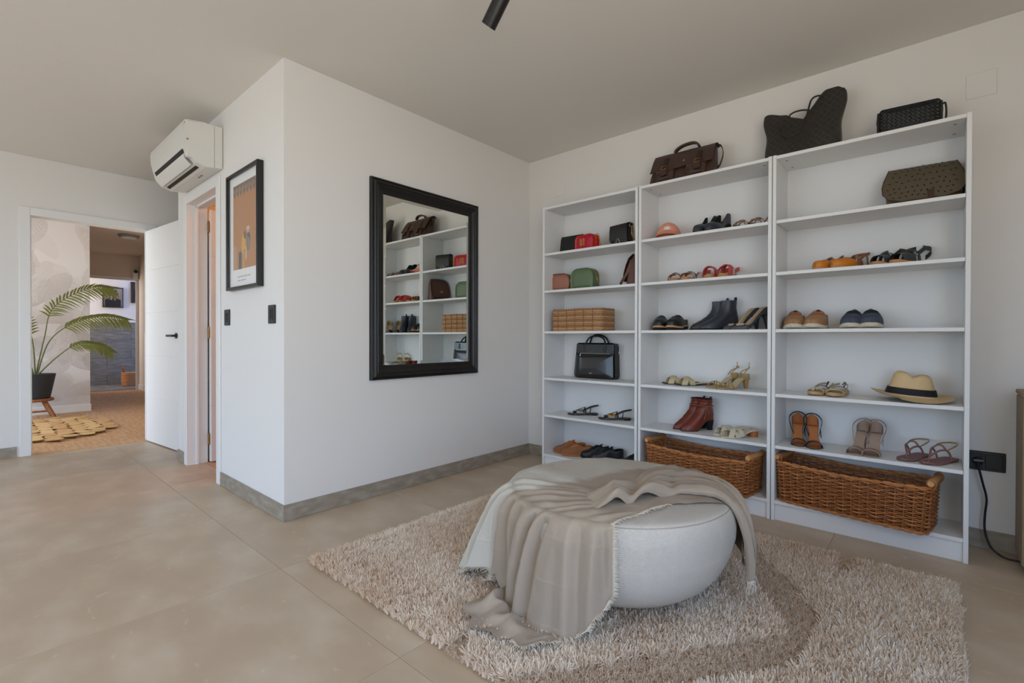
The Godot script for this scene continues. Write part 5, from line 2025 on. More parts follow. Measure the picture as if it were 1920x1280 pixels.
func bags_top() -> void:
	# brown satchel on the middle bookcase
	var o := thing("satchel", "worn brown leather satchel with two buckled straps on top of the middle bookcase", "bag", V(1.42, 2.0185, 0.155), 0.02)
	var lean := Basis(Vector3.RIGHT, -0.30)
	var mb := MB.new()
	# body: wider at the foot, leaning back
	var rings := []
	for q in [[0.001, 0.415, 0.115, 0.004], [0.012, 0.425, 0.125, 0.0], [0.06, 0.42, 0.120, -0.012], [0.12, 0.405, 0.100, -0.034], [0.18, 0.392, 0.080, -0.060], [0.215, 0.384, 0.062, -0.074], [0.225, 0.375, 0.05, -0.078]]:
		rings.append(ellipse_ring(q[0], q[1], q[2], 0.32, 48, q[3]))
	mb.loft(rings)
	part(mb, "body", "brown_leather", o)
	# flap over the top and most of the front, its lower edge a little wavy
	mb = MB.new()
	var f1 := PackedVector3Array()
	var f2 := PackedVector3Array()
	var prof := [Vector2(-0.108, 0.218), Vector2(-0.092, 0.232), Vector2(-0.066, 0.233), Vector2(-0.040, 0.222), Vector2(-0.010, 0.185), Vector2(0.014, 0.145), Vector2(0.034, 0.110), Vector2(0.044, 0.094)]
	for i in prof.size():
		for k in 13:
			var x := (k / 12.0 - 0.5) * (0.398 + 0.012 * i / 7.0)
			var wav := 0.004 * sin(x * 38.0) * i / 7.0
			f1.append(V(x, prof[i].y + wav * 0.3, prof[i].x + 0.004 + wav))
			f2.append(V(x, prof[i].y + wav * 0.3 - 0.003, prof[i].x + wav))
	mb.grid(f1, 8, 13, false, false, V(0, 0.5, 1))
	mb.grid(f2, 8, 13, false, false, V(0, -0.5, -1))
	part(mb, "flap", "brown_leather", o)
	# two front pockets, straps with buckles, lock stud
	for x in [-0.098, 0.105]:
		mb = MB.new()
		mb.at(V(x, 0.014, 0.052), Basis(Vector3.RIGHT, -0.18)).pillow(rrect(0.13, 0.082, 0.02, 0.014), 0.030, 0.010, 0.006)
		part(mb, "pocket", "brown_leather", o)
	for x in [-0.105, 0.112]:
		mb = MB.new()
		mb.strap(PackedVector3Array([V(x, 0.185, -0.002), V(x, 0.140, 0.026), V(x, 0.105, 0.050), V(x + 0.004, 0.075, 0.072), V(x + 0.006, 0.045, 0.086)]), vecs(Vector3.RIGHT, 5), 0.026, 0.004)
		var st := part(mb, "strap", "dark_brown", o)
		mb = MB.new()
		mb.tube(PackedVector3Array([V(x - 0.018, 0.122, 0.043), V(x + 0.018, 0.122, 0.043), V(x + 0.018, 0.098, 0.060), V(x - 0.018, 0.098, 0.060)]), 0.0028, 6, false, true)
		part(mb, "buckle", "brass", st)
		mb = MB.new()
		mb.at(V(x + 0.006, 0.052, 0.080), Basis(Vector3.RIGHT, -0.35)).pillow(rrect(0.046, 0.042, 0.02, 0.006), 0.008, 0.003, 0.001)
		part(mb, "strap_tip", "brown_leather", o)
	mb = MB.new()
	mb.at(V(0.02, 0.135, 0.032), Basis(Vector3.RIGHT, 0.9)).lathe([Vector2(0.007, 0), Vector2(0.006, 0.003), Vector2(0, 0.004)], 12)
	part(mb, "stud", "gold", o)
	mb = MB.new()
	mb.strap(curve([V(-0.075, 0.232, -0.065), V(-0.060, 0.252, -0.065), V(-0.02, 0.268, -0.065), V(0.04, 0.272, -0.065), V(0.075, 0.258, -0.065), V(0.085, 0.236, -0.065)], 20), vecs(Vector3.BACK, 20), 0.030, 0.012)
	part(mb, "handle", "brown_leather", o)
	mb = MB.new()
	mb.strap(curve([V(0.19, 0.215, -0.06), V(0.222, 0.205, -0.06), V(0.236, 0.15, -0.055), V(0.222, 0.085, -0.045), V(0.206, 0.06, -0.03)], 18), vecs(V(0.2, 0.1, 1), 18), 0.024, 0.004)
	mb.strap(curve([V(-0.192, 0.20, -0.05), V(-0.212, 0.185, -0.045), V(-0.216, 0.15, -0.04), V(-0.205, 0.12, -0.03)], 10), vecs(V(-0.2, 0.1, 1), 10), 0.022, 0.004)
	part(mb, "shoulder_strap", "dark_brown", o).set_meta("kind", "stuff")
	# tote with a woven lattice print
	o = thing("tote_bag", "slouching dark tote bag with a fine lattice pattern on top of the right bookcase", "bag", V(2.098, 2.0185, 0.160), 0.03)
	var tex := Image.create(256, 256, false, Image.FORMAT_RGB8)
	for y in 256:
		for x in 256:
			var a := absf(fposmod((x + y) / 42.67, 1.0) - 0.5)
			var b := absf(fposmod((x - y) / 42.67, 1.0) - 0.5)
			var c := Color(0.155, 0.143, 0.132)
			if a < 0.055 or b < 0.055:
				c = Color(0.27, 0.255, 0.235)
			elif a < 0.11 or b < 0.11:
				c = Color(0.115, 0.106, 0.098)
			tex.set_pixel(x, y, c)
	var lat := tri(mat(Color(1, 1, 1), 0.5), V(4.6, 4.6, 4.6))
	lat.albedo_texture = ImageTexture.create_from_image(tex)
	lat.cull_mode = BaseMaterial3D.CULL_DISABLED
	var top := [-1.0, 0.292, -0.9, 0.296, -0.45, 0.270, -0.12, 0.228, 0.05, 0.226, 0.22, 0.262, 0.36, 0.322, 0.55, 0.350, 0.80, 0.352, 0.95, 0.338, 1.0, 0.325]
	var m := 96
	var outer := PackedVector3Array()
	var inner := PackedVector3Array()
	var nr := 20
	for i in nr:
		var s := i / (nr - 1.0)
		for k in m:
			var a := TAU * k / m
			var cx := signf(cos(a)) * pow(absf(cos(a)), 0.45)
			var cz := signf(sin(a)) * pow(absf(sin(a)), 0.55)
			var hw := 0.178 + 0.020 * smoothstep(0.15, 0.9, s)
			var hd := lerpf(0.075, 0.030, smoothstep(0.0, 0.9, s))
			var y := s * table(top, cx)
			var x := cx * hw + 0.006 * sin(s * 9.0) * cx
			var dent := 0.016 * exp(-pow((cx + 0.1) / 0.25, 2)) * smoothstep(0.4, 0.9, s) * signf(cz)
			dent += 0.010 * sin(x * 26.0 + s * 5.0) * sin(PI * s) * 0.5
			var z := cz * hd - dent * absf(cz) - 0.055 * s
			outer.append(V(x, y + 0.001, z))
			inner.append(V(x * 0.985, y, (z + 0.055 * s) * 0.9 - 0.055 * s))
	mb = MB.new()
	mb.grid(outer, nr, m, false, true)
	part(mb, "shell", lat, o)
	mb = MB.new()
	mb.grid(inner, nr, m, false, true)
	part(mb, "lining", "dark_brown", o)
	mb = MB.new()
	mb.poly(Array(outer.slice(0, m)), Vector3.DOWN)
	part(mb, "base", "dark_brown", o)
	for q in [[0.030, 1.0], [-0.085, 0.6]]:
		var pts := curve([V(-0.09, 0.215, q[0] - 0.01), V(-0.088, 0.14, q[0] + 0.025), V(-0.05, 0.108, q[0] + 0.032), V(0.005, 0.135, q[0] + 0.025), V(0.028, 0.22, q[0] - 0.002), V(0.045, 0.30, q[0] - 0.02), V(0.075, 0.318, q[0] - 0.03), V(0.10, 0.305, q[0] - 0.03)], 40)
		if q[1] < 1.0:
			pts = curve([V(-0.09, 0.24, q[0]), V(-0.07, 0.29, q[0]), V(-0.01, 0.30, q[0] - 0.01), V(0.05, 0.27, q[0] - 0.01), V(0.065, 0.22, q[0])], 24)
		mb = MB.new()
		mb.tube(pts, 0.0048, 8)
		part(mb, "handle", "dark_brown", o)
	# boxy woven-leather bag
	o = thing("box_bag", "boxy black woven-texture bag at the right end of the right bookcase's top", "handbag", V(2.557, 2.0185, 0.165), 0.10)
	var wv := mat(Color(0.09, 0.09, 0.098), 0.4)
	var im := Image.create(128, 128, false, Image.FORMAT_L8)
	for y in 128:
		for x in 128:
			var u := fposmod((x + y) / 32.0, 1.0)
			var w := fposmod((x - y) / 32.0, 1.0)
			var over := (int(floor((x + y) / 32.0)) + int(floor((x - y) / 32.0))) % 2 == 0
			var k := sin(PI * u) if over else sin(PI * w)
			im.set_pixel(x, y, Color(k, k, k))
	bumpy(tri(wv, V(14, 14, 14)), ImageTexture.create_from_image(im), 0.25)
	mb = MB.new()
	mb.pillow(rrect(0.232, 0.128, 0.016, 0.010), 0.095, 0.010, 0.004)
	part(mb, "body", wv, o)
	mb = MB.new()
	for x: float in [-0.118, 0.118]:
		mb.box(V(x, 0.062, 0), V(0.012, 0.118, 0.075), 0.004)
	part(mb, "side_panel", "black_leather", o).set_meta("kind", "stuff")
	mb = MB.new()
	mb.tube(curve([V(0.122, 0.105, 0.01), V(0.135, 0.112, 0.01), V(0.140, 0.06, 0.0), V(0.132, 0.006, 0.0)], 16), 0.004, 7)
	part(mb, "strap", "black", o)
	for x: float in [-0.125, 0.126]:
		mb = MB.new()
		mb.tube(curve([V(x, 0.088, 0.012), V(x, 0.100, 0.0), V(x, 0.088, -0.012), V(x, 0.076, 0.0)], 14, true), 0.0026, 5, false, true)
		part(mb, "ring", "steel", o)
	# olive flap bag with cut-outs
	o = thing("cutout_bag", "olive leather flap bag with small cut-outs, right end of the right bookcase's top shelf", "handbag", V(2.610, ROWS[4], 0.135), 0.06)
	mb = MB.new()
	rings = []
	for q in [[0.001, 0.262, 0.105, 0.012], [0.015, 0.278, 0.118, 0.010], [0.08, 0.282, 0.100, -0.012], [0.15, 0.266, 0.066, -0.040], [0.195, 0.25, 0.036, -0.058]]:
		rings.append(ellipse_ring(q[0], q[1], q[2], 0.42, 40, q[3]))
	mb.loft(rings)
	part(mb, "body", "olive_leather", o)
	var flap := PackedVector3Array()
	var under := PackedVector3Array()
	var fp := [Vector2(-0.078, 0.198), Vector2(-0.064, 0.210), Vector2(-0.046, 0.209), Vector2(-0.022, 0.186), Vector2(0.006, 0.145), Vector2(0.032, 0.104), Vector2(0.052, 0.066), Vector2(0.066, 0.036), Vector2(0.074, 0.018)]
	var fw := [0.245, 0.252, 0.258, 0.272, 0.298, 0.312, 0.306, 0.262, 0.16]
	for i in fp.size():
		for k in 15:
			var x: float = (k / 14.0 - 0.5) * fw[i]
			flap.append(V(x, fp[i].y, fp[i].x + 0.006 - 0.10 * x * x))
			under.append(V(x, fp[i].y - 0.002, fp[i].x + 0.002 - 0.10 * x * x))
	mb = MB.new()
	mb.grid(flap, 9, 15, false, false, V(0, 0.5, 1))
	mb.grid(under, 9, 15, false, false, V(0, -0.5, -1))
	var fpart := part(mb, "flap", "olive_leather", o)
	# leaf-shaped holes punched through the flap, showing the dark inside
	mb = MB.new()
	var r := RandomNumberGenerator.new()
	r.seed = 9
	for i in 7:
		for k in 12:
			var s := 0.28 + i * 0.095 + r.randf_range(-0.02, 0.02)
			var j := mini(int(s * 8.0), 7)
			var f := s * 8.0 - j
			var w0 := lerpf(fw[j], fw[j + 1], f)
			var x := (k + 0.5 + (0.4 if i % 2 else 0.0) - 6.2) * 0.0235 + r.randf_range(-0.003, 0.003)
			if absf(x) > w0 * 0.44:
				continue
			var a: Vector2 = fp[j].lerp(fp[j + 1], f)
			var dn: Vector2 = (fp[j + 1] - fp[j]).normalized()
			var c := V(x, a.y + 0.0012 * dn.x, a.x + 0.0075 - 0.10 * x * x)
			var ex := V(cos(r.randf() * TAU), 0, 0)
			var an := r.randf() * PI
			var ux := V(cos(an), sin(an) * dn.y, sin(an) * dn.x)
			var uy := V(-sin(an), cos(an) * dn.y, cos(an) * dn.x)
			var pts := []
			for g in 8:
				var t := TAU * g / 8
				pts.append(c + ux * cos(t) * 0.0062 + uy * sin(t) * 0.0026)
			mb.poly(pts, V(0, 0.3, 1))
	part(mb, "cutouts", "dark_lining", fpart).set_meta("kind", "stuff")
	mb = MB.new()
	var rim := PackedVector3Array()
	for i in range(1, 9):
		rim.append(flap[i * 15])
	for k in range(1, 15):
		rim.append(flap[8 * 15 + k])
	for i in range(7, 0, -1):
		rim.append(flap[i * 15 + 14])
	mb.tube(rim, 0.0022, 5)
	part(mb, "edge_binding", "brown_leather", o)
	mb = MB.new()
	mb.strap(PackedVector3Array([V(0.03, 0.06, 0.064), V(0.03, 0.035, 0.078), V(0.03, 0.012, 0.088), V(0.032, 0.002, 0.092)]), vecs(Vector3.RIGHT, 4), 0.022, 0.004)
	part(mb, "tab", "brown_leather", o)
	mb = MB.new()
	mb.strap(curve([V(0.125, 0.185, -0.05), V(0.148, 0.15, -0.035), V(0.150, 0.06, -0.005), V(0.142, 0.010, 0.02)], 14), vecs(V(0.1, 0.2, 1), 14), 0.018, 0.003)
	part(mb, "strap", "black_leather", o)


# ================================================================ hats
func hats() -> void:
	var o := thing("straw_hat", "natural straw fedora with a wide navy band on a right bookcase shelf", "hat", V(2.572, ROWS[1] + 0.010, 0.152), 0.10)
	o.rotation.z = -0.07
	var m := 72
	var n := 26
	var p := PackedVector3Array()
	var q := PackedVector3Array()
	# one surface from the pinched crown down to the brim's edge
	var prof := [[0.0, 0.122], [0.020, 0.124], [0.038, 0.127], [0.050, 0.1265], [0.059, 0.120], [0.065, 0.108], [0.072, 0.08], [0.080, 0.05], [0.087, 0.03], [0.089, 0.020], [0.094, 0.015], [0.110, 0.013], [0.130, 0.012], [0.148, 0.013], [0.156, 0.015]]
	for i in prof.size():
		for k in m:
			var a := TAU * k / m
			var r: float = prof[i][0]
			var y: float = prof[i][1]
			var el := 1.13 if r < 0.1 else lerpf(1.13, 1.04, (r - 0.1) / 0.056)
			var x := r * cos(a) * el
			var z := r * sin(a) / (1.06 if r < 0.1 else 1.0)
			if y > 0.09:
				# teardrop crease along x, pinch at the front
				y -= 0.015 * exp(-pow((x - 0.004) / 0.018, 2)) * smoothstep(0.09, 0.12, y)
				y += 0.010 * smoothstep(-0.01, 0.05, -x) - 0.004
			if r > 0.1:
				var e := (r - 0.1) / 0.056
				y += e * (0.016 * absf(sin(a)) * sin(a) * -1.0 * 0.3 + 0.012 * cos(2.0 * a + 0.6)) + 0.010 * e * e * (1.0 if cos(a) < -0.3 else 0.2)
			p.append(V(x, y, z))
			q.append(V(x * 0.985, y - 0.0025, z * 0.985))
	var mb := MB.new()
	mb.grid(p, prof.size(), m, false, true, Vector3.UP)
	mb.grid(q, prof.size(), m, false, true, Vector3.DOWN)
	mb.grid(p.slice((prof.size() - 1) * m) + q.slice((prof.size() - 1) * m), 2, m, false, true)
	part(mb, "straw", "straw", o)
	mb = MB.new()
	p = PackedVector3Array()
	for y in [[0.0885, 0.0225], [0.0865, 0.036], [0.0815, 0.054]]:
		for k in m:
			var a := TAU * k / m
			p.append(V((y[0] + 0.0015) * cos(a) * 1.13, y[1], (y[0] + 0.0015) * sin(a) / 1.06))
	mb.grid(p, 3, m, false, true)
	part(mb, "band", "hat_band", o)
	# pink cap, peak towards the room
	o = thing("cap", "pale pink cap with a white leaf emblem, beside the black heeled clogs", "cap", V(1.315, ROWS[4], 0.130), 0.32)
	p = PackedVector3Array()
	q = PackedVector3Array()
	n = 14
	m = 40
	for i in n:
		var b := PI * 0.5 * i / (n - 1)
		for k in m:
			var a := TAU * k / m
			var rr := cos(PI * 0.5 - b)
			p.append(V(0.083 * rr * cos(a), 0.012 + 0.108 * cos(b), 0.095 * rr * sin(a)))
			q.append(V(0.080 * rr * cos(a), 0.012 + 0.105 * cos(b), 0.092 * rr * sin(a)))
	mb = MB.new()
	mb.grid(p, n, m, false, true)
	part(mb, "crown", "felt_pink", o)
	mb = MB.new()
	mb.grid(q, n, m, false, true, Vector3.DOWN, PackedColorArray(), [8, V(-1, 0, 0)])
	part(mb, "lining", "felt_orange", o)
	for s in 2:
		p = PackedVector3Array()
		for i in 7:
			var w := i / 6.0
			for k in 17:
				var a := lerpf(0.14 * PI, 0.86 * PI, k / 16.0)
				var inner := V(0.083 * cos(a), 0.014, 0.095 * sin(a))
				var ot := V(0.086 * cos(a), 0.0, 0.162 * pow(sin(a), 0.8))
				var c := inner.lerp(ot, w)
				c.y = 0.016 + 0.050 * sin(a) * (1.0 - 0.45 * w) - 0.012 * w - s * 0.003 - 0.014 * sin(a)
				p.append(c)
		mb = MB.new()
		mb.grid(p, 7, 17, false, false, Vector3.UP if s == 0 else Vector3.DOWN)
		part(mb, "peak" if s == 0 else "peak_underside", "felt_pink" if s == 0 else "felt_orange", o)
	mb = MB.new()
	for k in 3:
		var an := PI / 2 + (k - 1) * 0.75
		var outl := []
		for g in 14:
			var t := TAU * g / 14
			var u := 0.014 + 0.014 * cos(t)
			var w := 0.0065 * sin(t)
			var xx := u * cos(an) - w * sin(an)
			var yy := u * sin(an) + w * cos(an)
			var bb := asin(clampf((0.058 + yy - 0.012) / 0.108, 0.0, 1.0))
			outl.append(V(xx, 0.058 + yy, sqrt(maxf(0.0, 1.0 - pow(xx / 0.083, 2) / pow(cos(bb), 2))) * 0.095 * cos(bb) + 0.0012))
		mb.poly(outl, Vector3.BACK)
	mb.box(V(0, 0.058, 0.0915), V(0.036, 0.003, 0.002))
	part(mb, "emblem", "paint", o).set_meta("kind", "stuff")
	mb = MB.new()
	mb.lathe([Vector2(0.007, 0.1195), Vector2(0.005, 0.123), Vector2(0, 0.124)], 12)
	part(mb, "button", "felt_pink", o)


# ================================================================ shoes: toe towards +z, lengths in metres
func hw(d: Dictionary, t: float) -> float:
	var w: float = d.W
	var f: float = 0.77 + 0.23 * smoothstep(0.28, 0.66, t) - d.get("waist", 0.08) * exp(-pow((t - 0.42) / 0.14, 2))
	if t < 0.12:
		f *= pow(maxf(0.0, 1.0 - pow((0.12 - t) / 0.12, 2.4)), 0.5)
	if t > 0.66:
		f *= pow(maxf(0.0, 1.0 - pow((t - 0.66) / 0.34, d.get("point", 2.4))), 0.55)
	return w * maxf(f, 0.02)


func cxo(d: Dictionary, t: float) -> float:
	return -d.side * d.W * 0.20 * smoothstep(0.40, 1.0, t)


func sy(d: Dictionary, t: float) -> float:
	return d.heel * (1.0 - smoothstep(0.20, 0.64, t)) + d.get("spring", 0.006) * smoothstep(0.80, 1.0, t)


func sp(d: Dictionary, t: float, xf: float, y: float) -> Vector3:
	# a point over the sole: along, across (-1..1), above the footbed
	return V(cxo(d, clampf(t, 0, 1)) + xf * hw(d, clampf(t, 0.0, 1.0)), sy(d, clampf(t, 0, 1)) + d.th + y, (t - 0.5) * d.L)


func steps(k: int) -> PackedFloat32Array:
	var out := PackedFloat32Array()
	for i in k:
		var u := i / (k - 1.0)
		out.append(lerpf(u, 0.5 - 0.5 * cos(PI * u), 0.75))
	return out


func sole(o: Node3D, d: Dictionary, called: String, m, y0: float, y1: float, grow := 0.0) -> MeshInstance3D:
	var rings := []
	for t in steps(20):
		var w := hw(d, t) + grow
		var c := cxo(d, t)
		var y := sy(d, t)
		var z: float = (t - 0.5) * (d.L + 2.0 * grow)
		var r := PackedVector3Array()
		for q in [[-0.94, 0.0], [-1.0, 0.3], [-1.0, 0.7], [-0.96, 1.0], [0.0, 1.0], [0.96, 1.0], [1.0, 0.7], [1.0, 0.3], [0.94, 0.0], [0.0, 0.0]]:
			r.append(V(c + w * q[0], y + lerpf(y0, y1, q[1]), z))
		rings.append(r)
	var mb := MB.new()
	mb.loft(rings)
	return part(mb, called, m, o)


func upper(o: Node3D, d: Dictionary, m, lining, t0: float, t1: float, topen: float, ht: Array, gt: Array, boxy := 0.75, called := "upper") -> void:
	# shell over the sole: closed from topen to the toe, open above the lips behind it
	var mb := MB.new()
	var p := PackedVector3Array()
	var na := 19
	var rows := 16
	for i in rows:
		var t := lerpf(topen, t1, 1.0 - pow(1.0 - i / (rows - 1.0), 1.5))
		for k in na:
			var b := PI * k / (na - 1)
			var c := cos(b)
			var x := signf(c) * pow(absf(c), boxy)
			p.append(sp(d, t, x, table(ht, t) * pow(sin(b), boxy) - 0.002))
	mb.grid(p, rows, na)
	if topen > t0 + 0.01:
		for s: float in [-1.0, 1.0]:
			p = PackedVector3Array()
			rows = 16
			for i in rows:
				var t := lerpf(t0, topen, i / (rows - 1.0))
				for k in 9:
					var b := PI * 0.5 * k / 8.0
					var g := table(gt, t)
					var x := g + (1.0 - g) * pow(maxf(cos(b), 0.0), boxy)
					p.append(sp(d, t, s * x, table(ht, t) * pow(sin(b), boxy) - 0.002))
			mb.grid(p, rows, 9, false, false, V(s, 0.2, 0))
	var u := part(mb, called, m, o)
	mb = MB.new()
	for s: float in [-1.0, 1.0]:
		p = PackedVector3Array()
		rows = 18
		for i in rows:
			var t := lerpf(t0, minf(topen + 0.14, 0.95), i / (rows - 1.0))
			for k in 9:
				var b := PI * 0.5 * k / 8.0
				var g := table(gt, t) if t < topen else 0.0
				var x := g + (0.95 - g) * pow(maxf(cos(b), 0.0), boxy)
				var q := sp(d, t, s * x, (table(ht, t) - 0.0015) * pow(sin(b), boxy) + 0.001)
				q.z += 0.003 * (1.0 - t)
				p.append(q)
		mb.grid(p, rows, 9, false, false, V(-s, -0.2, 0))
	part(mb, "lining", lining, o)


func band(o: Node3D, d: Dictionary, called: String, m, ta: float, tb: float, h: float, w: float, th := 0.0028, xa := 1.0, xb := 1.0, pw := 0.7) -> MeshInstance3D:
	# a strap over the foot from the left edge at ta to the right edge at tb
	var path := PackedVector3Array()
	var side := PackedVector3Array()
	var n := 15
	for i in n:
		var u := i / (n - 1.0)
		var x := -cos(PI * u)
		var t := lerpf(ta, tb, u)
		path.append(sp(d, t, x * lerpf(xa, xb, u) * 1.02, h * pow(sin(PI * u), pw) - 0.003))
		side.append(V(-(tb - ta) * d.L * 0.9 * 0.0, 0, 1) + V((tb - ta) * -1.4, 0, 0) * 0.5)
	var mb := MB.new()
	mb.strap(path, side, w, th)
	return part(mb, called, m, o)


func cord(o: Node3D, d: Dictionary, called: String, m, pts: Array, r: float, n := 24) -> MeshInstance3D:
	# a thin strap through points given as (along, across, above)
	var q := []
	for e in pts:
		q.append(sp(d, e[0], e[1], e[2]))
	var mb := MB.new()
	mb.tube(curve(q, n), r, 6)
	return part(mb, called, m, o)


func loop_strap(o: Node3D, d: Dictionary, called: String, m, pts: Array, w: float, n := 24) -> MeshInstance3D:
	# a flat strap standing on edge (ankle and heel straps)
	var q := []
	for e in pts:
		q.append(sp(d, e[0], e[1], e[2]))
	var path := curve(q, n)
	var mb := MB.new()
	mb.strap(path, vecs(Vector3.UP, n), w, 0.0026)
	return part(mb, called, m, o)


func heel_block(o: Node3D, d: Dictionary, m, t: float, wt: float, dt: float, wb: float, db: float, back := 0.0, called := "heel") -> void:
	var top: float = sy(d, t) + 0.004
	var rings := []
	for k in 7:
		var u := k / 6.0
		var f := pow(u, 0.8)
		rings.append(ellipse_ring(top * (1.0 - u), lerpf(wt, wb, f), lerpf(dt, db, f), 0.7, 18, (t - 0.5) * d.L + back * u))
	var mb := MB.new()
	mb.loft(rings)
	part(mb, called, m, o)


func boot(o: Node3D, d: Dictionary, m, height: float, shaft_w: float, shaft_l: float, wrinkle := 0.0) -> void:
	var n := 26
	var rings := 26
	var p := PackedVector3Array()
	var q := PackedVector3Array()
	for i in rings:
		var s := i / (rings - 1.0)
		# front of the ring, measured along the foot: toe box, instep, shaft
		var tf := table([0.0, 0.995, 0.09, 0.985, 0.17, 0.935, 0.25, 0.83, 0.34, 0.69, 0.43, 0.565, 0.52, 0.485, 0.64, 0.44, 0.8, 0.425, 1.0, 0.03 + shaft_l], s)
		var tb := table([0.0, 0.0, 0.2, -0.015, 0.45, 0.015, 0.7, 0.045, 1.0, 0.035], s)
		var y := table([0.0, 0.0, 0.09, 0.015, 0.17, 0.030, 0.25, 0.040, 0.34, 0.050, 0.43, 0.062, 0.52, 0.076, 0.64, 0.095, 0.8, 0.118, 1.0, height], s)
		for k in n:
			var a := TAU * k / n
			var c := cos(a)
			var t := lerpf(tb, tf, 0.5 + 0.5 * c)
			var low := 1.0 - smoothstep(0.12, 0.5, s)
			var wl := hw(d, clampf(t / maxf(tf, 0.2), 0.0, 1.0)) * (1.0 - 0.25 * s)
			var ws := shaft_w * pow(maxf(0.0, 1.0 - c * c), 0.5)
			var w := lerpf(ws, wl, low)
			var x := signf(sin(a)) * w
			var lift := lerpf(sy(d, clampf(t, 0, 1)), d.heel, smoothstep(0.15, 0.6, s))
			var wr := wrinkle * sin(s * 34.0 + c * 2.0 + sin(a) * 1.5) * smoothstep(0.35, 0.5, s) * (1.0 - smoothstep(0.75, 0.95, s))
			p.append(V(cxo(d, clampf(t, 0, 1)) * low + x * (1.0 + wr * 8.0), lift + d.th + y - 0.002, (t - 0.5) * d.L + wr * c))
			if s > 0.6:
				q.append(V((cxo(d, clampf(t, 0, 1)) * low + x) * 0.93, lift + d.th + y - 0.002, lerpf((t - 0.5) * d.L, ((tf + tb) * 0.5 - 0.5) * d.L, 0.06)))
	var mb := MB.new()
	mb.grid(p, rings, n, false, true)
	part(mb, "upper", m, o)
	mb = MB.new()
	mb.grid(q, q.size() / n, n, false, true)
	part(mb, "lining", "dark_lining", o)


func shoe(label: String, group: String, toe: Vector2, y: float, yaw: float, d: Dictionary, called := "shoe", category := "shoe") -> Node3D:
	var a := deg_to_rad(yaw)
	var c: Vector2 = toe - Vector2(-sin(a), cos(a)) * d.L * 0.5
	return thing(called, label, category, V(c.x, y, c.y), -a, group)


func laces(o: Node3D, d: Dictionary, m, ta: float, tb: float, h0: float, h1: float, rows: int) -> void:
	var mb := MB.new()
	for k in rows:
		var t := lerpf(ta, tb, k / maxf(1.0, rows - 1.0))
		var h := lerpf(h0, h1, k / maxf(1.0, rows - 1.0))
		mb.tube(curve([sp(d, t, -0.30, h - 0.006), sp(d, t - 0.012, 0.0, h + 0.003), sp(d, t - 0.02, 0.30, h - 0.006)], 8), 0.0017, 5)
		mb.tube(curve([sp(d, t - 0.02, -0.30, h - 0.005), sp(d, t - 0.012, 0.0, h + 0.004), sp(d, t, 0.30, h - 0.005)], 8), 0.0017, 5)
	for s: float in [-1.0, 1.0]:
		mb.tube(curve([sp(d, tb - 0.02, 0.0, h1 + 0.003), sp(d, tb + 0.05, s * 0.5, h1 - 0.004), sp(d, tb + 0.06, s * 0.85, h1 - 0.022)], 10), 0.0015, 5)
	part(mb, "laces", m, o).set_meta("kind", "stuff")


func oxford(o: Node3D, d: Dictionary, up, sole_mat, lining, lace, sole_h: float) -> void:
	d.th = sole_h
	sole(o, d, "sole", sole_mat, 0.0, sole_h, 0.003)
	upper(o, d, up, lining, 0.0, 1.0, 0.52, [0.0, 0.060, 0.10, 0.058, 0.25, 0.052, 0.38, 0.070, 0.50, 0.078, 0.62, 0.066, 0.80, 0.046, 0.93, 0.034, 1.0, 0.018], [0.0, 0.88, 0.2, 0.88, 0.34, 0.55, 0.44, 0.30, 0.52, 0.0])
	var mb := MB.new()
	var p := PackedVector3Array()
	for i in 8:
		var t := lerpf(0.58, 0.33, i / 7.0)
		for k in 5:
			p.append(sp(d, t, (k - 2) * 0.2, lerpf(0.060, 0.084, i / 7.0) - 0.004 * absf(k - 2)))
	mb.grid(p, 8, 5, false, false, V(0, 1, 1))
	part(mb, "tongue", up, o)
	if lace != null:
		laces(o, d, lace, 0.52, 0.36, 0.070, 0.082, 4)


func pair(labels: Array, group: String, toes: Array, y: float, yaws: Array, d: Dictionary, build: Callable, category := "shoe") -> void:
	for k in 2:
		var e := d.duplicate()
		e.side = 1.0 if toes[k].x > toes[1 - k].x else -1.0
		var o := shoe(labels[k], group, toes[k], y, yaws[k], e, category.replace(" ", "_"), category)
		(build as Callable).call(o, e)


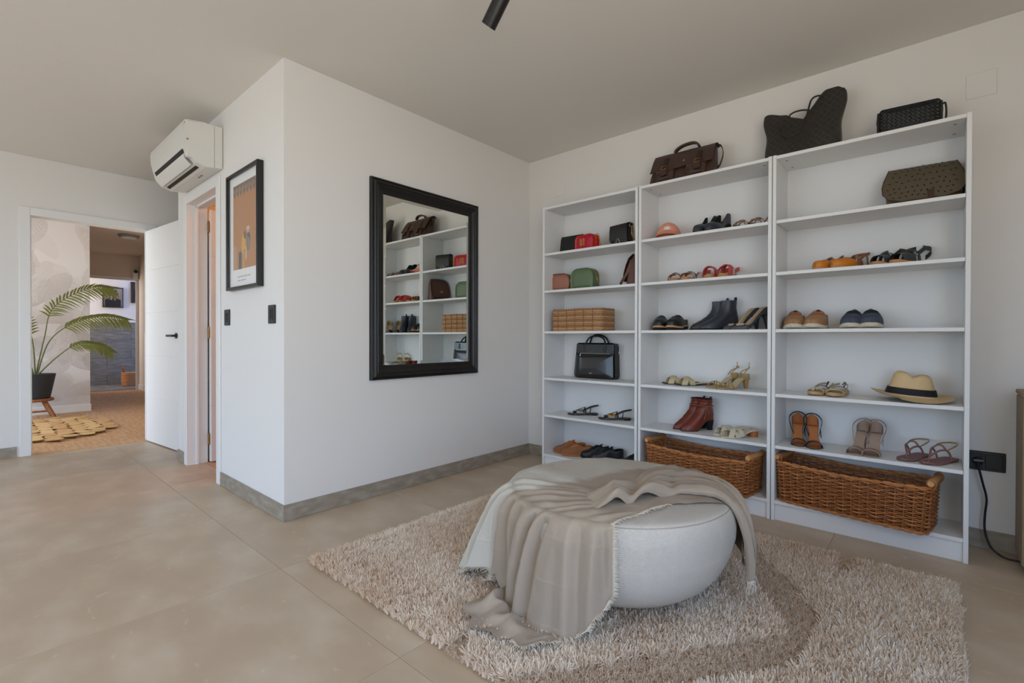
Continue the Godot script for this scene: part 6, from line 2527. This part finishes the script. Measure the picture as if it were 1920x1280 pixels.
func shoes_all() -> void:
	var base := {"L": 0.245, "W": 0.043, "heel": 0.006, "th": 0.008, "side": 1.0}
	var v2 := func(x: float, z: float) -> Vector2: return Vector2(x, z)
	# ---- left bookcase, fifth row: black strappy flats
	var d := base.duplicate()
	d.merge({"heel": 0.008, "th": 0.007, "W": 0.039, "L": 0.235}, true)
	pair(["black flat strappy sandal with a pale buckle plate, left one of its pair", "black flat strappy sandal with a gold jewelled plate, right one of its pair"], "black strappy sandals", [Vector2(0.525, 0.165), Vector2(0.815, 0.190)], ROWS[0], [58.0, 62.0], d, func(o: Node3D, e: Dictionary) -> void:
		sole(o, e, "sole", "black", 0.0, 0.007)
		sole(o, e, "insole", "grey_leather", 0.0068, 0.0085, -0.003)
		band(o, e, "toe_band", "black_leather", 0.78, 0.74, 0.026, 0.024)
		var gold: bool = o.position.x > 0.8
		var mb := MB.new()
		var p := PackedVector3Array()
		for i in 7:
			for k in 7:
				p.append(sp(e, lerpf(0.46, 0.70, i / 6.0), lerpf(-0.52, 0.52, k / 6.0) * (0.55 + 0.45 * sin(PI * i / 6.0)), 0.034 * cos((k - 3) / 3.0 * 1.1) + (0.003 * sin(i * 5.0 + k * 4.0) if gold else 0.0)))
		mb.grid(p, 7, 7, false, false, Vector3.UP)
		part(mb, "plate", "gold" if gold else "steel", o).set_meta("label", "gold jewelled plate" if gold else "pale metal plate")
		band(o, e, "instep_band", "black_leather", 0.40, 0.46, 0.045, 0.010)
		cord(o, e, "t_strap", "black", [[0.72, 0.0, 0.028], [0.56, 0.0, 0.040], [0.40, 0.0, 0.050]], 0.003, 12)
		loop_strap(o, e, "ankle_strap", "black_leather", [[0.42, -0.9, 0.030], [0.25, -1.0, 0.046], [0.05, -0.75, 0.058], [-0.01, 0.0, 0.060], [0.05, 0.75, 0.058], [0.25, 1.0, 0.046], [0.42, 0.9, 0.030]], 0.008)
		for s: float in [-1.0, 1.0]:
			cord(o, e, "side_strap", "black", [[0.27, s * 0.95, 0.0], [0.25, s, 0.022], [0.24, s, 0.046]], 0.003, 8)
		heel_block(o, e, "black", 0.12, 0.055, 0.050, 0.052, 0.048), "sandal")
	# bottom row: suede lace-ups, black lace-ups, one more black shoe
	d = base.duplicate()
	pair(["tan suede lace-up shoe nearest the corner, on the bottom of the left bookcase", "tan suede lace-up shoe beside the black pair, on the bottom of the left bookcase"], "tan suede lace-ups", [Vector2(0.415, 0.190), Vector2(0.505, 0.232)], 0.1115, [56.0, 58.0], d, func(o: Node3D, e: Dictionary) -> void: oxford(o, e, "tan_suede", "insole_tan", "insole_tan", "mustard", 0.012))
	pair(["black laced flat shoe touching the tan suede pair, on the bottom of the left bookcase", "black laced flat shoe in the middle of the left bookcase's bottom row"], "black flat shoes", [Vector2(0.665, 0.190), Vector2(0.765, 0.212)], 0.1115, [46.0, 46.0], d, func(o: Node3D, e: Dictionary) -> void: oxford(o, e, "black_leather", "dark_rubber", "dark_lining", null, 0.012))
	d = base.duplicate()
	d.side = -1.0
	var o1 := shoe("single black flat shoe at the right end of the left bookcase's bottom row", "", Vector2(0.985, 0.215), 0.1115, 58.0, d)
	oxford(o1, d, "black_leather", "dark_rubber", "dark_lining", null, 0.010)
	# ---- middle bookcase, first row
	d = base.duplicate()
	d.merge({"heel": 0.060, "th": 0.014, "W": 0.042, "spring": 0.0}, true)
	pair(["black heeled clog with a high back, left one beside the pink cap", "black heeled clog with a high back, right one of its pair"], "black heeled clogs", [Vector2(1.520, 0.225), Vector2(1.610, 0.235)], ROWS[4], [12.0, 10.0], d, func(o: Node3D, e: Dictionary) -> void:
		sole(o, e, "sole", "dark_rubber", -0.002, 0.014, 0.002)
		upper(o, e, "navy_leather", "dark_lining", 0.0, 1.0, 0.60, [0.0, 0.068, 0.22, 0.066, 0.40, 0.050, 0.50, 0.046, 0.58, 0.062, 0.75, 0.060, 0.92, 0.048, 1.0, 0.022], [0.0, 0.9, 0.3, 0.94, 0.48, 0.85, 0.58, 0.0])
		heel_block(o, e, "dark_rubber", 0.14, 0.066, 0.072, 0.058, 0.056), "shoe")
	d = base.duplicate()
	d.merge({"W": 0.040, "heel": 0.010}, true)
	pair(["tan strappy flat sandal right of the black heeled clogs, left one of its pair", "tan strappy flat sandal at the right end of the middle bookcase's top shelf"], "tan strappy sandals", [Vector2(1.765, 0.235), Vector2(1.862, 0.238)], ROWS[4], [6.0, 4.0], d, func(o: Node3D, e: Dictionary) -> void:
		sole(o, e, "sole", "dark_rubber", 0.0, 0.010)
		sole(o, e, "insole", "tan_leather", 0.0075, 0.0095, -0.002)
		for q in [[0.80, 0.72, 0.038, 0.007], [0.70, 0.78, 0.046, 0.007], [0.60, 0.52, 0.060, 0.008]]:
			band(o, e, "strap", "tan_leather", q[0], q[1], q[2], q[3])
		loop_strap(o, e, "ankle_strap", "tan_leather", [[0.46, -0.9, 0.030], [0.25, -1.0, 0.058], [0.04, -0.7, 0.066], [-0.01, 0.0, 0.066], [0.04, 0.7, 0.066], [0.25, 1.0, 0.058], [0.46, 0.9, 0.030]], 0.008), "sandal")
	# second row
	d = base.duplicate()
	d.merge({"W": 0.042, "heel": 0.006, "th": 0.018}, true)
	pair(["brown leather footbed sandal, leftmost shoe on its shelf", "brown leather footbed sandal touching the coral pair"], "brown footbed sandals", [Vector2(1.385, 0.235), Vector2(1.475, 0.238)], ROWS[3], [-12.0, -6.0], d, func(o: Node3D, e: Dictionary) -> void:
		sole(o, e, "sole", "cork", 0.0, 0.018)
		band(o, e, "toe_band", "tan_leather", 0.84, 0.74, 0.038, 0.014)
		band(o, e, "cross_band", "tan_leather", 0.70, 0.56, 0.044, 0.024)
		band(o, e, "instep_band", "brown_leather", 0.50, 0.54, 0.052, 0.018)
		loop_strap(o, e, "heel_strap", "tan_leather", [[0.5, -1.0, 0.020], [0.25, -1.0, 0.040], [0.03, -0.75, 0.048], [-0.01, 0.0, 0.048], [0.03, 0.75, 0.048], [0.25, 1.0, 0.040], [0.5, 1.0, 0.020]], 0.014), "sandal")
	pair(["coral red crossover sandal on a cork sole, left one of its pair", "coral red crossover sandal on a cork sole, right one of its pair"], "coral sandals", [Vector2(1.605, 0.235), Vector2(1.702, 0.240)], ROWS[3], [-8.0, 2.0], d, func(o: Node3D, e: Dictionary) -> void:
		sole(o, e, "sole", "cork", 0.0, 0.020)
		band(o, e, "cross_band", "coral", 0.84, 0.50, 0.066, 0.044)
		band(o, e, "cross_band", "coral", 0.50, 0.84, 0.070, 0.044)
		loop_strap(o, e, "heel_strap", "coral", [[0.52, -1.02, 0.030], [0.25, -1.05, 0.042], [0.02, -0.75, 0.046], [-0.015, 0.0, 0.046], [0.02, 0.75, 0.046], [0.25, 1.05, 0.042], [0.52, 1.02, 0.030]], 0.026), "sandal")
	# third row
	d = base.duplicate()
	d.merge({"W": 0.046, "heel": 0.012, "th": 0.026, "L": 0.235}, true)
	pair(["black clog on a pale wooden sole, left one at the end of its shelf", "black clog on a pale wooden sole, right one beside the black ankle boots"], "black wooden-soled clogs", [Vector2(1.282, 0.240), Vector2(1.385, 0.245)], ROWS[2], [-8.0, -2.0], d, func(o: Node3D, e: Dictionary) -> void:
		sole(o, e, "sole", "dark_rubber", 0.0, 0.016, 0.0)
		sole(o, e, "welt", "wood_sole", 0.014, 0.026, 0.003)
		upper(o, e, "black_leather", "dark_lining", 0.0, 1.0, 0.50, [0.0, 0.036, 0.10, 0.036, 0.30, 0.036, 0.42, 0.056, 0.48, 0.072, 0.62, 0.070, 0.80, 0.056, 0.94, 0.042, 1.0, 0.022], [0.0, 0.9, 0.3, 0.9, 0.42, 0.6, 0.50, 0.0])
		var mb := MB.new()
		var pts := []
		for k in 15:
			var b := PI * k / 14
			pts.append(sp(e, 0.50, cos(b) * 1.02, 0.072 * pow(sin(b), 0.75)))
		mb.tube(curve(pts, 24), 0.003, 6)
		part(mb, "collar", "black", o), "shoe")
	d = base.duplicate()
	d.merge({"W": 0.042, "heel": 0.030, "th": 0.010, "L": 0.25, "spring": 0.0}, true)
	pair(["black leather ankle boot behind the other, beside the wooden-soled clogs", "black leather ankle boot in front, beside the black pumps"], "black ankle boots", [Vector2(1.482, 0.180), Vector2(1.570, 0.240)], ROWS[2], [50.0, 40.0], d, func(o: Node3D, e: Dictionary) -> void:
		sole(o, e, "sole", "dark_rubber", 0.0, 0.010, 0.002)
		boot(o, e, "navy_leather", 0.145, 0.038, 0.40)
		heel_block(o, e, "dark_rubber", 0.14, 0.064, 0.070, 0.060, 0.062)
		var mb := MB.new()
		mb.strap(curve([V(0, 0.166, -0.112), V(0, 0.198, -0.118), V(0, 0.203, -0.110), V(0, 0.170, -0.106)], 10), vecs(Vector3.RIGHT, 10), 0.014, 0.002)
		part(mb, "pull_tab", "black", o)
		mb = MB.new()
		mb.tube(curve([V(0.041, 0.175, -0.06), V(0.043, 0.12, -0.055), V(0.042, 0.07, -0.05)], 10), 0.0015, 5)
		part(mb, "zip", "black_plastic", o), "boot")
	d = base.duplicate()
	d.merge({"W": 0.037, "heel": 0.085, "th": 0.006, "L": 0.225, "point": 1.7, "spring": 0.0}, true)
	pair(["black high-heeled pump standing behind its mate, right of the ankle boots", "black high-heeled pump in front, at the right end of its shelf"], "black pumps", [Vector2(1.690, 0.200), Vector2(1.758, 0.262)], ROWS[2], [48.0, 52.0], d, func(o: Node3D, e: Dictionary) -> void:
		sole(o, e, "sole", "dark_rubber", -0.001, 0.005)
		sole(o, e, "insole", "lining", 0.0052, 0.0066, -0.002)
		upper(o, e, "navy_leather", "lining", 0.0, 1.0, 0.74, [0.0, 0.046, 0.12, 0.044, 0.32, 0.024, 0.55, 0.022, 0.74, 0.034, 0.88, 0.030, 1.0, 0.014], [0.0, 0.82, 0.3, 0.95, 0.55, 0.93, 0.68, 0.6, 0.74, 0.0])
		heel_block(o, e, "navy_leather", 0.10, 0.046, 0.046, 0.016, 0.014, -0.008), "shoe")
	# fourth row
	d = base.duplicate()
	d.merge({"W": 0.041, "heel": 0.008, "th": 0.008}, true)
	pair(["pale gold flat slide with a knotted band, left one of its pair", "pale gold flat slide with a knotted band, right one beside the gold heeled sandals"], "pale gold slides", [Vector2(1.285, 0.155), Vector2(1.395, 0.195)], ROWS[1], [52.0, 50.0], d, func(o: Node3D, e: Dictionary) -> void:
		sole(o, e, "sole", "dark_brown", 0.0, 0.008)
		sole(o, e, "insole", "pale_gold", 0.0076, 0.0092, -0.002)
		band(o, e, "band", "pale_gold", 0.80, 0.58, 0.044, 0.036)
		band(o, e, "band", "pale_gold", 0.58, 0.80, 0.048, 0.036)
		var mb := MB.new()
		mb.X = Transform3D(Basis(), sp(e, 0.69, 0.0, 0.040))
		mb.loft([ellipse_ring(0.0, 0.040, 0.036, 0.9, 16), ellipse_ring(0.007, 0.036, 0.032, 0.9, 16), ellipse_ring(0.010, 0.018, 0.016, 0.9, 16)])
		part(mb, "knot", "pale_gold", o), "sandal")
	d = base.duplicate()
	d.merge({"W": 0.038, "heel": 0.058, "th": 0.006, "L": 0.23, "spring": 0.0}, true)
	pair(["gold heeled sandal with thin straps, left one, touching the slides", "gold heeled sandal with thin straps, right one with its buckle strap standing up"], "gold heeled sandals", [Vector2(1.595, 0.215), Vector2(1.690, 0.268)], ROWS[1], [36.0, 30.0], d, func(o: Node3D, e: Dictionary) -> void:
		sole(o, e, "sole", "gold_leather", 0.0, 0.006)
		sole(o, e, "insole", "pale_gold", 0.0058, 0.0072, -0.002)
		band(o, e, "toe_strap", "gold_leather", 0.86, 0.78, 0.028, 0.010)
		band(o, e, "cross_strap", "gold_leather", 0.80, 0.62, 0.038, 0.009)
		band(o, e, "cross_strap", "gold_leather", 0.60, 0.80, 0.040, 0.009)
		var mb := MB.new()
		var p := PackedVector3Array()
		for i in 9:
			for k in 7:
				var a := PI * (i / 8.0) - PI
				var y := lerpf(-0.002, 0.026, k / 6.0)
				p.append(sp(e, 0.13 + 0.13 * sin(a) * (1.0 - 0.1 * k / 6.0), -cos(a) * 1.0, y))
		mb.grid(p, 9, 7, false, false, V(0, 0, -1))
		part(mb, "heel_cup", "gold_leather", o)
		loop_strap(o, e, "ankle_strap", "gold_leather", [[0.22, -0.95, 0.012], [0.10, -1.0, 0.040], [-0.02, -0.8, 0.060], [0.00, 0.2, 0.068], [0.12, 0.9, 0.062], [0.26, 0.95, 0.034], [0.24, 0.9, 0.006]], 0.007, 30)
		heel_block(o, e, "gold_leather", 0.11, 0.040, 0.036, 0.022, 0.020, -0.006)
		cord(o, e, "strap_end", "gold_leather", [[0.14, 1.02, 0.060], [0.13, 1.1, 0.078], [0.12, 1.12, 0.096]], 0.0028, 8), "sandal")
	# fifth row
	d = base.duplicate()
	d.merge({"W": 0.039, "heel": 0.062, "th": 0.007, "L": 0.225, "spring": 0.0}, true)
	pair(["cognac brown heeled ankle boot behind its mate, at the left", "cognac brown heeled ankle boot in front, with a thin leather tie"], "cognac ankle boots", [Vector2(1.375, 0.185), Vector2(1.455, 0.232)], ROWS[0], [44.0, 34.0], d, func(o: Node3D, e: Dictionary) -> void:
		sole(o, e, "sole", "dark_brown", 0.0, 0.007, 0.001)
		boot(o, e, "cognac", 0.135, 0.040, 0.42, 0.004)
		heel_block(o, e, "dark_rubber", 0.11, 0.052, 0.054, 0.030, 0.032, -0.004)
		var mb := MB.new()
		var ring := PackedVector3Array()
		for k in 24:
			var a := TAU * k / 24
			ring.append(V(sin(a) * 0.0415, 0.158 + 0.004 * cos(a), -0.058 + 0.053 * cos(a)))
		mb.tube(ring, 0.003, 6, false, true)
		mb.tube(curve([V(0.042, 0.158, -0.04), V(0.044, 0.13, -0.035), V(0.046, 0.10, -0.025), V(0.046, 0.075, -0.018)], 12), 0.0022, 5)
		mb.tube(curve([V(0.042, 0.158, -0.042), V(0.046, 0.135, -0.048), V(0.046, 0.108, -0.05)], 10), 0.0022, 5)
		part(mb, "leather_tie", "tan_leather", o).set_meta("kind", "stuff")
		mb = MB.new()
		mb.strap(curve([V(0, 0.196, -0.098), V(0, 0.212, -0.104), V(0, 0.210, -0.096), V(0, 0.196, -0.092)], 8), vecs(Vector3.RIGHT, 8), 0.012, 0.002)
		part(mb, "pull_tab", "dark_brown", o), "boot")
	d = base.duplicate()
	d.merge({"W": 0.041, "heel": 0.036, "th": 0.008, "L": 0.235, "spring": 0.0}, true)
	pair(["cream block-heeled mule with woven bands, left one beside the cognac boots", "cream block-heeled mule with woven bands, right one nearest the shelf end"], "cream mules", [Vector2(1.640, 0.200), Vector2(1.715, 0.268)], ROWS[0], [44.0, 38.0], d, func(o: Node3D, e: Dictionary) -> void:
		sole(o, e, "sole", "cream_leather", 0.0, 0.008)
		for q in [[0.86, 0.66, 0.040], [0.70, 0.54, 0.050]]:
			band(o, e, "band", "cream_leather", q[0], q[1], q[2], 0.032)
		band(o, e, "cross_band", "cream_leather", 0.58, 0.84, 0.050, 0.032)
		heel_block(o, e, "insole_tan", 0.13, 0.058, 0.052, 0.054, 0.048), "sandal")
	right_case_shoes(base)


func right_case_shoes(base: Dictionary) -> void:
	var d := base.duplicate()
	d.merge({"W": 0.043, "th": 0.012, "heel": 0.006}, true)
	pair(["mustard yellow closed-toe sandal with a tan ankle strap, left one of its pair", "mustard yellow closed-toe sandal with a tan ankle strap, right one of its pair"], "mustard closed-toe sandals", [Vector2(2.170, 0.225), Vector2(2.262, 0.235)], ROWS[3], [22.0, 30.0], d, func(o: Node3D, e: Dictionary) -> void:
		sole(o, e, "sole", "cork", 0.0, 0.012, 0.001)
		upper(o, e, "mustard", "insole_tan", 0.50, 1.0, 0.50, [0.50, 0.046, 0.62, 0.052, 0.80, 0.046, 0.94, 0.038, 1.0, 0.020], [0.0, 0.9, 0.5, 0.9], 0.75)
		band(o, e, "instep_strap", "tan_leather", 0.46, 0.34, 0.056, 0.022)
		band(o, e, "cross_strap", "tan_leather", 0.30, 0.46, 0.064, 0.018)
		loop_strap(o, e, "heel_strap", "tan_leather", [[0.40, -1.0, 0.038], [0.22, -1.02, 0.062], [0.04, -0.75, 0.072], [-0.01, 0.0, 0.072], [0.04, 0.75, 0.072], [0.22, 1.02, 0.062], [0.40, 1.0, 0.038]], 0.014)
		for s: float in [-1.0, 1.0]:
			cord(o, e, "side_strap", "tan_leather", [[0.16, s, -0.002], [0.18, s, 0.03], [0.20, s, 0.060]], 0.005, 8), "sandal")
	pair(["charcoal leather sandal on a cork footbed with a velcro strap, left one of its pair", "charcoal leather sandal on a cork footbed, right one with its strap end hanging"], "charcoal cork sandals", [Vector2(2.425, 0.225), Vector2(2.515, 0.240)], ROWS[3], [20.0, 22.0], d, func(o: Node3D, e: Dictionary) -> void:
		e.th = 0.016
		sole(o, e, "sole", "cork", 0.0, 0.016, 0.001)
		upper(o, e, "grey_leather", "dark_lining", 0.54, 0.90, 0.54, [0.54, 0.054, 0.70, 0.048, 0.90, 0.036], [0.0, 0.9, 0.5, 0.9], 0.75)
		band(o, e, "instep_strap", "grey_leather", 0.42, 0.38, 0.062, 0.030)
		loop_strap(o, e, "heel_strap", "grey_leather", [[0.44, -1.0, 0.038], [0.24, -1.02, 0.058], [0.04, -0.75, 0.072], [-0.01, 0.0, 0.076], [0.04, 0.75, 0.072], [0.24, 1.02, 0.058], [0.44, 1.0, 0.038]], 0.024)
		loop_strap(o, e, "strap_end", "grey_leather", [[0.20, 1.0, 0.066], [0.10, 1.5, 0.060], [0.02, 2.0, 0.040], [-0.04, 2.3, 0.016]], 0.022, 10)
		var mb := MB.new()
		mb.box(sp(e, 0.46, 0.85, 0.034), V(0.010, 0.012, 0.010), 0.002)
		part(mb, "buckle", "steel", o), "sandal")
	d = base.duplicate()
	d.merge({"W": 0.053, "L": 0.262, "heel": 0.004, "spring": 0.010}, true)
	pair(["tan leather lace-up shoe with a pale sole, leftmost on its shelf", "tan leather lace-up shoe with a pale sole, beside the navy pair"], "tan lace-up shoes", [Vector2(2.072, 0.266), Vector2(2.178, 0.268)], ROWS[2], [-4.0, -2.0], d, func(o: Node3D, e: Dictionary) -> void: oxford(o, e, "tan_oxford", "rubber", "insole_tan", "dark_brown", 0.020))
	pair(["navy suede slip-on shoe with a cream sole, beside the tan lace-ups", "navy suede slip-on shoe with a cream sole, rightmost on its shelf"], "navy slip-on shoes", [Vector2(2.325, 0.266), Vector2(2.432, 0.268)], ROWS[2], [4.0, -8.0], d, func(o: Node3D, e: Dictionary) -> void: oxford(o, e, "navy_suede", "rubber", "dark_lining", null, 0.020))
	d = base.duplicate()
	d.merge({"W": 0.042, "th": 0.018, "heel": 0.006, "L": 0.24}, true)
	pair(["cream strappy sandal on a thick jute sole, left one on the straw hat's shelf", "cream strappy sandal on a thick jute sole, right one nearer the straw hat"], "cream strappy sandals", [Vector2(2.160, 0.240), Vector2(2.270, 0.250)], ROWS[1], [14.0, 2.0], d, func(o: Node3D, e: Dictionary) -> void:
		sole(o, e, "sole", "jute_sole", 0.0, 0.018, 0.001)
		for q in [[0.84, 0.70, 0.020], [0.72, 0.80, 0.023], [0.62, 0.54, 0.026]]:
			band(o, e, "strap", "pale_gold", q[0], q[1], q[2], 0.016)
		band(o, e, "instep_strap", "grey_leather", 0.44, 0.40, 0.028, 0.012)
		loop_strap(o, e, "heel_strap", "pale_gold", [[0.46, -1.0, 0.014], [0.25, -1.0, 0.024], [0.03, -0.7, 0.030], [-0.01, 0.0, 0.030], [0.03, 0.7, 0.030], [0.25, 1.0, 0.024], [0.46, 1.0, 0.014]], 0.010)
		cord(o, e, "strap_loop", "grey_leather", [[0.40, 0.6, 0.024], [0.34, 0.8, 0.040], [0.28, 0.6, 0.044], [0.30, 0.3, 0.030]], 0.003, 12), "sandal")
	d = base.duplicate()
	d.merge({"W": 0.038, "th": 0.005, "heel": 0.095, "L": 0.195, "spring": 0.0, "waist": 0.26}, true)
	pair(["black ankle-strap high heel with a tan insole, leftmost on the lowest shelf", "black ankle-strap high heel with a tan insole, second from the left on the lowest shelf"], "black ankle-strap heels", [Vector2(2.100, 0.232), Vector2(2.192, 0.248)], ROWS[0], [-10.0, -16.0], d, func(o: Node3D, e: Dictionary) -> void:
		heeled_sandal(o, e, "black_leather", "insole_tan", "insole_tan", 0.036))
	pair(["nude high-heeled sandal with a wide toe band, left one of its pair", "nude high-heeled sandal with a wide toe band, right one beside the mauve flats"], "nude heels", [Vector2(2.345, 0.262), Vector2(2.428, 0.274)], ROWS[0], [12.0, 2.0], d, func(o: Node3D, e: Dictionary) -> void:
		heeled_sandal(o, e, "nude", "nude", "nude", 0.040))
	d = base.duplicate()
	d.merge({"W": 0.041, "th": 0.010, "heel": 0.004, "L": 0.235}, true)
	pair(["mauve flat thong sandal with a heel strap, left one of its pair", "mauve flat thong sandal with a heel strap, rightmost on the lowest shelf"], "mauve thong sandals", [Vector2(2.535, 0.252), Vector2(2.632, 0.272)], ROWS[0], [24.0, 26.0], d, func(o: Node3D, e: Dictionary) -> void:
		sole(o, e, "sole", "mauve", 0.0, 0.010)
		cord(o, e, "toe_post", "mauve", [[0.80, -0.10 * e.side, 0.0], [0.79, -0.08 * e.side, 0.018], [0.76, -0.05 * e.side, 0.028]], 0.0035, 8)
		for s: float in [-1.0, 1.0]:
			cord(o, e, "strap", "mauve", [[0.77, -0.05 * e.side, 0.026], [0.66, s * 0.35, 0.050], [0.52, s * 0.75, 0.054], [0.40, s * 0.95, 0.030], [0.34, s * 0.96, 0.0]], 0.0045, 18)
		cord(o, e, "instep_strap", "mauve", [[0.52, -0.78, 0.053], [0.50, -0.3, 0.072], [0.50, 0.3, 0.072], [0.52, 0.78, 0.053]], 0.0042, 14)
		loop_strap(o, e, "heel_strap", "gold_leather", [[0.50, -0.8, 0.052], [0.25, -1.1, 0.066], [0.03, -0.8, 0.070], [-0.02, 0.0, 0.070], [0.03, 0.8, 0.070], [0.25, 1.1, 0.066], [0.50, 0.8, 0.052]], 0.007), "sandal")


func heeled_sandal(o: Node3D, e: Dictionary, strap_mat, insole_mat, cup_mat, band_w: float) -> void:
	sole(o, e, "sole", strap_mat, 0.0, 0.005)
	sole(o, e, "insole", insole_mat, 0.0048, 0.0062, -0.0015)
	band(o, e, "toe_band", strap_mat, 0.82, 0.76, 0.034, band_w, 0.0035)
	var outer := PackedVector3Array()
	var inner := PackedVector3Array()
	for i in 13:
		for k in 7:
			var a := PI * (i / 12.0) - PI
			var f := k / 6.0
			var y := lerpf(-0.003, 0.062 * (0.45 + 0.55 * sin(-a)), f)
			outer.append(sp(e, 0.14 + 0.145 * sin(a), -cos(a) * 1.02, y))
			inner.append(sp(e, 0.14 + 0.132 * sin(a), -cos(a) * 0.94, y))
	var mb := MB.new()
	mb.grid(outer, 13, 7, false, false, V(0, 0, -1))
	part(mb, "heel_cup", strap_mat, o)
	mb = MB.new()
	mb.grid(inner, 13, 7, false, false, V(0, 0, 1))
	part(mb, "cup_lining", cup_mat, o)
	loop_strap(o, e, "ankle_strap", strap_mat, [[0.44, -0.9, 0.004], [0.33, -1.45, 0.006], [0.18, -1.55, 0.030], [0.05, -1.1, 0.058], [-0.01, 0.0, 0.066], [0.05, 1.1, 0.058], [0.18, 1.55, 0.030], [0.33, 1.45, 0.006], [0.40, 1.2, -0.004]], 0.0065, 36)
	heel_block(o, e, strap_mat, 0.09, 0.036, 0.036, 0.011, 0.011, -0.006)
	var b := MB.new()
	b.box(sp(e, 0.30, 1.5, 0.010), V(0.003, 0.011, 0.011), 0.001)
	part(b, "buckle", "steel", o)
	cord(o, e, "strap_end", strap_mat, [[0.33, 1.45, 0.006], [0.38, 1.6, 0.000], [0.42, 1.6, -0.008]], 0.0024, 8)


func small_things() -> void:
	pass
